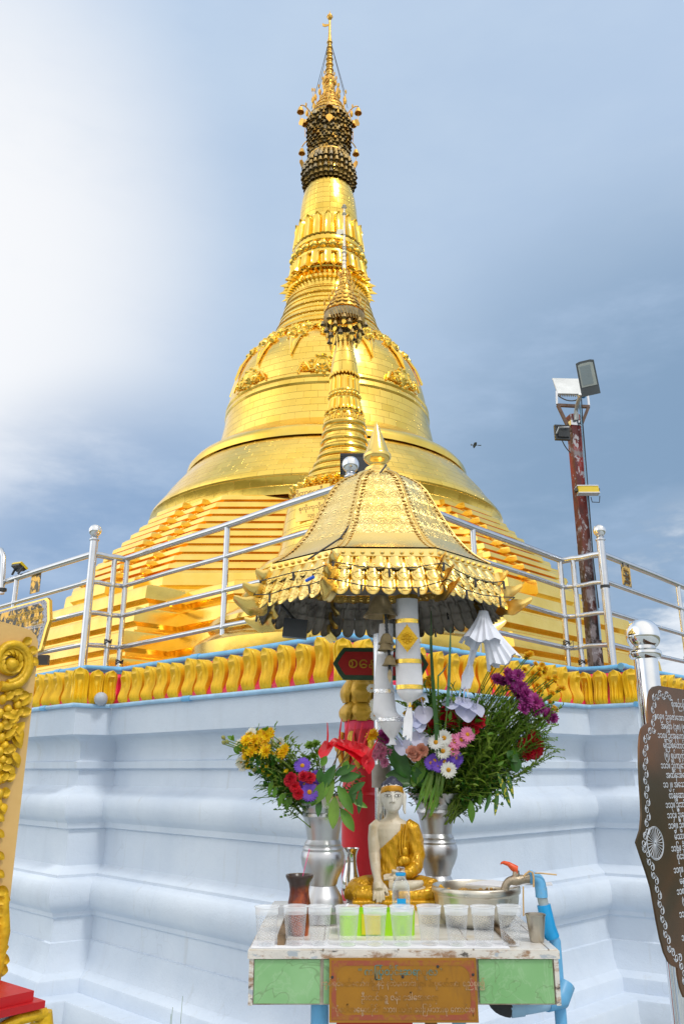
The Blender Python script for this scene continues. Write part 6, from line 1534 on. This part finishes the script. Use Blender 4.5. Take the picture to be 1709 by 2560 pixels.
lines = [(1676,1760,"စုံးစဉ်ပြည့် ေမာင်နှမများ"),(1634,1790,"၁၀၉။ ဦးေဇာ်ေအာင် + ေဒါ်ရီရီေသာ်"),(1650,1815,"အမှတ် (၁၈) (၅) ေတာင်လမ်း"),(1642,1838,"၁၁၀။ ဦးအုန်းကြည် + ေဒါ်ေအးမြင့်"),(1656,1863,"မြို့သစ်ေတာင်ေစာင်းရပ်"),(1659,1889,"(၅) ရပ်ကွက် သဃာ"),(1650,1914,"၁၁၁။ ဦးကျော်ကျော်ရေွှ + ေဒါ်ဌေး"),(1663,1938,"အထိန်းအေထာက်ပူဇာ"),(1656,1962,"၁၁၂။ အေသာင်းဦး + ေဒါ်အမာ"),(1670,1989,"တန်ေဆာင်းဆယ်"),(1662,2013,"၁၁၃။ ဦးဘြံ (ခင်သန်းေထွး)"),(1666,2039,"၁၁၄။ ဦးေဇာ်ဝင်း + ေဒါ်ခင်"),(1669,2065,"၁၁၅။ ဦးစိန်ဝင်း + ေဒါ်"),(1684,2092,"မိသားစု ေကာင်းမှု"),(1676,2122,"၁၁၆။ ဒိုးကိုယ်ေစျးဆိုင်"),(1690,2142,"ဝိုင်းေတာ်သားများ"),(1682,2176,"၁၁၇။ ေဒါ်အုံးြမင့်"),(1697,2203,"မန္တေလးမြို့"),(1690,2230,"၁၁၈။ ကုသိုလ်ရှင်"),(1703,2252,"(၅) ရပ်ကွက်"),(1696,2287,"၁၁၉။ ကုသိုလ်"),(1702,2345,"၁၂၀။ ဦးထွန်း")]
mb = MB()
for x, y, tx in lines: X, Y_ = L2(x, y); text_mb(tx, .0262, MT @ Matrix.Translation((X, Y_, .0003)), ext=.0004, align='LEFT', mb=mb, squeeze=.88)
mb.build('lettering', m_etch, pq, 60)
bp = V((at(1606, 1590, 2.98).x, 2.98, 0))
pp = thing('steel_post', 'thick polished steel post with a mirror ball top behind the plaque', 'post', bp, None)
zb = at(1606, 1640, 2.98).z
MB().tube([(bp.x, bp.y, 0), (bp.x, bp.y, zb)], .0415, 28).build('shaft', m_chrome, pp)
MB().lathe([(.0415,-.012),(.052,-.008),(.058,.004),(.056,.016),(.048,.022),(.036,.026),(.036,.034),(.044,.040),(.046,.048),(.034,.056)], 28, (bp.x, bp.y, zb)).build('collar', m_chrome, pp)
zc = at(1606, 1589, 2.98).z
MB().sphere((bp.x, bp.y, zc), .061, 36).build('ball', mat('mirror_steel', (.86,.87,.88), .02, 1.0, .02), pp)
b2 = bp + ax*1.02; MB().tube([(b2.x, b2.y, 0), (b2.x, b2.y, zb)], .0415, 20).build('far_shaft', m_chrome, pp)
# ------------------------------------------------------------------ light pole behind the railing
lpY = 8.2; B0 = at(1487, 1650, lpY); T0 = at(1437, 1040, lpY)
po = thing('light_pole', 'flaking red and black square light pole standing on the terrace', 'lamp post', (B0.x, lpY, ZF))
def flake():
    M = N('flaking_red_paint')
    zc_ = M.n.new('ShaderNodeSeparateXYZ'); M.l.new(M.tc.outputs['Object'], zc_.inputs[0])
    hi = M.ramp(M.math('ADD', zc_.outputs[2], M.math('MULTIPLY', M.noise(3, 4, .6), .8)), 4.4, 5.0)
    red = M.mix(M.ramp(M.noise(5, 5, .65, M.vec((1,1,.4))), .42, .62), (.022, .014, .014), (.16, .035, .02))
    top = M.mix(M.ramp(M.noise(6, 5, .65, M.vec((1,1,.5))), .42, .60), (.10, .012, .012), (.36, .03, .022))
    c = M.mix(hi, red, top)
    c = M.mix(M.ramp(M.noise(4.5, 6, .75, M.vec((1,1,.8), loc=(5,2,1))), .54, .60), c, (.26, .22, .23))
    c = M.mix(M.ramp(M.noise(16, 5, .7, M.vec((1,1,.5), loc=(1,7,3))), .57, .60), c, (.46, .43, .46))
    M.set('Base Color', c).set('Roughness', .5); M.bump(M.noise(20, 5, .7), .35, .01); return M.m
hw_ = .056; q = radians(12); MR = Matrix.Translation((B0.x, lpY, 0)) @ Matrix.Rotation(q, 4, 'Z')
MB().box((-hw_,-hw_,ZF),(hw_,hw_,T0.z), 0, MR).build('pole_shaft', flake(), po)
A = lambda x, y, yy=lpY: at(x, y, yy)
MB().box((-hw_-.006,-hw_-.006,A(1438,1068).z),(hw_+.006,hw_+.006,A(1438,1056).z), 0, MR).build('clamp', m_steel, po)
MB().box((-.03,-.075,A(1438,1056).z),(.03,-.064,A(1438,1040).z), 0, MR).build('bracket_plate', mat('galvanised_plate', (.45,.46,.46), .45, .6), po)
m_rusty = mat('brown_angle_iron', (.16, .10, .075), .6, .3, .25, 30)
mb = MB()
for a, b in (((1392,1013),(1471,1017)),((1393,1013),(1424,1078)),((1470,1017),(1454,1058))): mb.tube([A(*a, 8.14), A(*b, 8.14)], .022, 4)
mb.build('angle_bracket', m_rusty, po)
def lampM(c, x, y): return frame(c, x, y)
# street lamp head: lit face turned down towards us
c = A(1468, 943, 7.75); dr = (A(1484, 905, 7.70) - A(1452, 982, 7.85)); sx = V((.93, -.30, .10)); M = frame(c, sx, dr)
def slab(w0, w1, h0, h1, d0, d1, M, mi=0, mb=None): return (mb or MB()).prism([(-w0, h0), (w0, h0), (w1, h1), (w1*.6, h1+.012), (-w1*.6, h1+.012), (-w1, h1)], d1-d0, M @ Matrix.Translation((0,0,d0)), mi)
if M.to_3x3().col[2].y > 0: M = M @ Matrix.Rotation(pi, 4, 'Y')
lh = slab(.095, .092, -.19, .165, -.05, 0, M).build('lamp_housing', mat('grey_lamp_casing', (.11, .125, .135), .5, .2, .1), po)
slab(.078, .076, -.095, .140, 0, .006, M).build('lamp_lens', mat('pale_lamp_lens', (.46, .50, .47), .2, 0, .06, 8), lh)
mb = MB(); mb.prism([(-.062,-.075),(.045,-.075),(.045,.125),(-.062,.125)], .003, M @ Matrix.Translation((0,0,.006))); mb.build('led_panel', mat('grey_led_panel', (.30, .36, .38), .3, 0, .08), lh)
MB().tube([A(1450, 986, 7.88), A(1443, 1008, 8.0), A(1439, 1025, 8.1), A(1439, 1050, 8.12)], .022, 10).build('lamp_arm', mat('pale_grey_pipe', (.50,.52,.52), .45, .5), po)
c = A(1424, 967, 8.35); M = frame(c, (1, .05, .0), (.42, .45, .80)); mb = MB(); mb.box((-.16,-.13,-.02),(.16,.13,0), 0, M)
for i in range(13): mb.box((-.15+.024*i,-.12,-.052),(-.143+.024*i,.12,-.02), 0, M)
mb.box((-.175,-.145,0),(.175,.145,.012), 0, M); mb.build('flood_housing', mat('white_cast_metal', (.62,.64,.64), .5, .1), po)
mb = MB(); mb.tube([A(1390,978,8.2), A(1391,1011,8.15)], .012, 6); mb.tube([A(1468,985,8.2), A(1471,1014,8.15)], .012, 6); mb.build('flood_yoke', m_white, po)
c = A(1404, 1080, 8.1); M = frame(c, (1,.1,0), (0,0,1)); mb = MB().box((-.075,-.085,-.04),(.085,.085,0), 0, M)
for i in range(9): mb.box((-.07+.018*i,.055,0),(-.063+.018*i,.078,.008), 0, M)
mb.box((-.05,-.06,0),(.07,.05,.018), 0, M); mb.build('flood_housing', m_darkmetal, po)
MB().tube([M @ V((-.07,-.03,.02)), M @ V((-.05,.03,.05)), M @ V((.06,.04,.05))], .010, 6).build('flood_yoke', m_steel, po)
c = A(1466, 1229, 8.05); M = frame(c, (1,.0,0), (0,.15,1)); mb = MB(); mb.prism([(-.105,-.035),(.108,-.035),(.105,.035),(-.105,.035)], .06, M, 0); mb.box((-.115,.036,-.01),(.105,.045,.065), 1, M); mb.box((-.108,-.045,-.01),(.113,-.036,.065), 1, M)
mb.box((-.135,-.018,.01),(-.106,.012,.05), 2, M); mb.box((.107,-.008,.02),(.12,.014,.05), 2, M); mb.build('yellow_flood', [mat('yellow_flood_case', (.72,.52,.02), .4, 0, .1), m_white, m_darkmetal], po)
mb = MB(); mb.tube([A(1446,985,8.0), A(1449,1020,8.08), A(1453,1060,8.12), A(1463,1200,8.13), A(1478,1350,8.13), A(1500,1600,8.13)], .010, 6, 0); mb.tube([A(1452,990,8.0), A(1455,1050,8.1), A(1467,1200,8.11), A(1482,1400,8.11), A(1496,1520,8.11)], .006, 5, 1)
mb.tube(sag(A(1393,988,8.2), A(1450,995,8.0), .05), .007, 5, 1); mb.tube(bez(A(1403,1098,8.08), A(1410,1118,8.1), A(1425,1132,8.1)), .006, 5, 1)
mb.tube([A(1476,1243,8.05), A(1479,1255,8.05), A(1497,1256,8.05), A(1498,1240,8.05)], .005, 5, 1); mb.build('cables', [m_pipe_pale, m_wire], po)
MB().sphere(A(1457, 989, 7.9), .03, 10).build('blue_connector', mat('blue_tape', (.02,.28,.65), .4), po)

# ------------------------------------------------------------------ signs and lamps on the railings
def rail_pt(a, b, f, z, out=.03):
    e = (b-a).normalized(); n_ = V((e.y, -e.x)); p = a.lerp(b, f); return V((p.x + n_.x*out, p.y + n_.y*out, z)), V((e.x, e.y, 0))
m_goldfoil = N('creased_gold_foil'); 
def foil(name, dark):
    M = N(name); n_ = M.noise(9, 4, .6, M.vec((1,1,1)), 1.2); c = M.mix(M.ramp(n_, .46, .54), (.75, .42, .05), dark); M.set('Base Color', c).set('Metallic', .7).set('Roughness', .25); M.bump(M.noise(14, 3), .5, .01); return M.m
def hang_plate(label, px, py, w, h, a, b, name='hanging_plate'):
    e = (b-a).normalized(); O_ = V((a.x, a.y, 0)); n_ = V((e.y, -e.x, 0)); p = onplane(px, py, O_ + n_*.02, n_); M = frame(p, (e.x, e.y, 0), (0,0,1))
    t = thing(name, label, 'sign', p); MB().box((-w/2,-h/2,-.006),(w/2,h/2,.0), 0, M).build('plate', foil('foil_' + name, (.06, .05, .02)), t)
    mb = MB()
    for i, tx in enumerate(("ဖိနပ်မစီးရ", "ေကျးဇူးပြု၍", "ေအာင်ေြမ")): text_mb(tx, h*.17, M @ Matrix.Translation((0, h*(.28-.28*i), .001)), mb=mb, squeeze=.8)
    mb.build('lettering', mat('dark_gold_lettering', (.20, .10, .015), .5), t)
    MB().tube([M @ V((-w*.3, h/2, 0)), M @ V((-w*.3, h/2+.05, 0))], .006, 5).build('hook', m_darkmetal, t); MB().tube([M @ V((w*.3, h/2, 0)), M @ V((w*.3, h/2+.05, 0))], .006, 5).build('hook', m_darkmetal, t)
hang_plate('small tarnished gold plate hanging from the far left rail', 90, 1459, .19, .19, RL2, RL3)
hang_plate('small creased gold plate hanging from the far right rail', 1565, 1441, .19, .19, RR2, RR3, 'foil_plate')
e = (RL3-RL2).normalized(); n_ = V((-e.y, e.x, 0)) * -1; n_ = V((e.y, -e.x, 0)); n_ = n_ if n_.y < 0 else -n_
Op = V((RL2.x, RL2.y, 0)) + n_*.05; Mx = frame(onplane(60, 1565, Op, n_), (-e.x, -e.y, 0), (0,0,1)); MxI = Mx.inverted()
sb = thing('shield_sign', 'black and gold shield sign with silver scroll border behind the tablet', 'sign', Mx.translation)
L3 = lambda x, y: tuple((MxI @ onplane(x, y, Op, n_)).xy)
r_ = [L3(118,1494), L3(124,1500), L3(125,1550), L3(118,1570), L3(103,1625)]; xm = L3(25, 1525)[0]
out = [(2*xm - p[0], p[1]) for p in r_[::-1]] ; top_y = L3(112,1493)[1]
shape = [r_[4], r_[3], r_[2], r_[1], r_[0], (2*xm - r_[0][0], r_[0][1]), (2*xm - r_[1][0], r_[1][1]), (2*xm - r_[2][0], r_[2][1]), (2*xm - r_[3][0], r_[3][1]), (2*xm - r_[4][0], r_[4][1]), (xm, r_[4][1]-.12)]
cxs, cys = xm, (r_[0][1]+r_[4][1])/2
shr = lambda k: [(cxs + (x-cxs)*k, cys + (y-cys)*k) for x, y in shape]
MB().prism(shape, .03, Mx @ Matrix.Translation((0,0,-.03))).build('gold_frame', m_goldstain, sb, 20)
MB().prism(shr(.94), .002, Mx).build('silver_border', mat('silver_scroll', (.55,.56,.62), .4, .3, .5, 60, .5, 90, (.16,.15,.2), 60, .5, .56), sb, 20)
MB().prism(shr(.84), .002, Mx @ Matrix.Translation((0,0,.002))).build('black_panel', foil('black_gold_panel', (.03, .026, .012)), sb, 20)
mb = MB()
for tx, y, k in (("သာသနာ့ ေရာင်ဝါထွန်းေတာက်ပေစ", 1522, .066),("ပုံေတာ်မြတ်ဘုရား ၏ အထူး", 1540, .062),("ေစာင့်ေရှာက်မှု", 1555, .05)):
    X, Y_ = L3(112, y); text_mb(tx, k, Mx @ Matrix.Translation((X-.015, Y_, .004)), ext=.002, align='RIGHT', mb=mb, squeeze=.75)
mb.build('lettering', mat('gold_sign_letters', (.65, .40, .04), .4, .4), sb)
mb = MB(); X, Y_ = L3(112, 1561); text_mb("ေကျးဇူးတင်ရှိပါသည်", .062, Mx @ Matrix.Translation((X-.02, Y_, .004)), ext=.002, align='RIGHT', mb=mb, squeeze=.75); mb.build('lettering', m_white, sb)
p, ee = rail_pt(RL2, RL3, .83, 0)
c = onplane(50, 1418, V((RL2.x, RL2.y, 0)), V((e.y, -e.x, 0))); fl_ = thing('flood_lamp', 'yellow and black work lamp clamped on the far left rail', 'lamp', c)
M = frame(c + V((0,0,.01)), (e.x, e.y, .1), (-e.y*.75, e.x*.75, .55)); mb = MB(); mb.box((-.10,-.05,-.012),(.10,.05,.012), 0, M); mb.box((-.085,-.045,-.035),(.085,.045,-.012), 1, M); mb.build('housing', [bpy.data.materials['yellow_flood_case'], m_darkmetal], fl_)
mb = MB(); mb.tube([M @ V((-.09,0,-.01)), M @ V((-.08,-.02,-.10))], .012, 6); mb.tube([M @ V((.07,0,-.01)), M @ V((.05,-.02,-.10))], .012, 6); mb.build('bracket', m_darkmetal, fl_)
pc_ = onplane(5, 1480, V((RL2.x, RL2.y, 0)), V((e.y, -e.x, 0)))
lp_ = thing('pipe_lamp', 'grey bent pipe lamp strapped to the railing at the left edge', 'lamp', pc_)
X = [onplane(x, y, V((RL2.x, RL2.y-.06, 0)), V((e.y, -e.x, 0))) for x, y in ((5,1485),(8,1430),(9,1390),(4,1375),(-12,1368))]; mb = MB().tube(X, .026, 12); mb.build('bent_pipe', m_steel, lp_)
MB().lathe([(.04,0),(.045,0),(.045,.03),(.04,.03)], 14, X[0] + V((0,0,.03))).build('strap', m_darkmetal, lp_)
c = at(868, 1160, 5.45); fd = thing('floodlight', 'dark grey finned floodlight behind the ball topped post left of the finial', 'floodlight', c)
M = frame(at(888, 1160, 5.5), (1,0,0), (0,0,1)); w = .11; mb = MB(); mb.box((-w,-.083,-.05),(w,.083,0), 0, M)
for i in range(15): mb.box((-w+.004+.0142*i,.06,0),(-w+.009+.0142*i,.08,.008), 0, M)
for i in range(10): mb.box((-w,-.07+.014*i,0),(-w+.018,-.065+.014*i,.008), 0, M)
mb.box((-.075,-.06,0),(.075,.05,.012), 0, M); mb.build('housing', m_darkmetal, fd); MB().tube([M @ V((-.03,-.083,0)), M @ V((-.01,-.13,.02))], .008, 6).build('cable', m_wire, fd)
cb = at(108, 1653, 7.2); o = MB().box((-.06,-.03,-.05),(.06,.03,.05), 0, Matrix.Translation(at(108, 1650, 8.6))).build('junction_box', mat('grey_box', (.12,.12,.12), .5)); tag(o, 'small dark grey junction box on the gold base beside the shield sign', 'box')
# a bird far off in the sky
bc = at(1186, 1113, 30); bd = thing('bird', 'small dark bird gliding against the cloud right of the pagoda', 'bird', bc)
mb = MB(); mb.sphere(bc, (.09,.035,.03), 10); mb.sphere(bc + V((-.13,0,.02)), .04, 8); rows_ = []
for i, (y, z, w) in enumerate(((-.26,.02,.015),(-.16,.04,.05),(-.03,.01,.06),(.03,.01,.06),(.16,.02,.05),(.26,-.02,.015))): rows_.append([bc + V((-w, y, z)), bc + V((w*1.2, y, z))])
mb.loft(rows_, 0, closed=False); mb.add([bc + V((.10,-.03,0)), bc + V((.10,.03,0)), bc + V((.25,.05,-.01)), bc + V((.25,-.05,-.01))], [(0,1,2,3)]); mb.build('body', mat('dark_feathers', (.16,.18,.20), .7), bd)
# weeds at the wall foot
mb = MB()
for i in range(3):
    b_ = at(428 + 14*i, 2556, 4.3); b_.z = 0; b_.y = 4.3
wd = thing('weed', 'thin dry weed stalks before the foot of the left wall', 'plant', at(430, 2556, 4.6)); mb = MB()
for x, y in ((428,2535),(432,2518),(457,2490)): p = at(x, y, 4.6); mb.tube([V((p.x-.02, 4.6, .005)), p], .0012, 4)
mb.build('stalk', m_stem, wd)
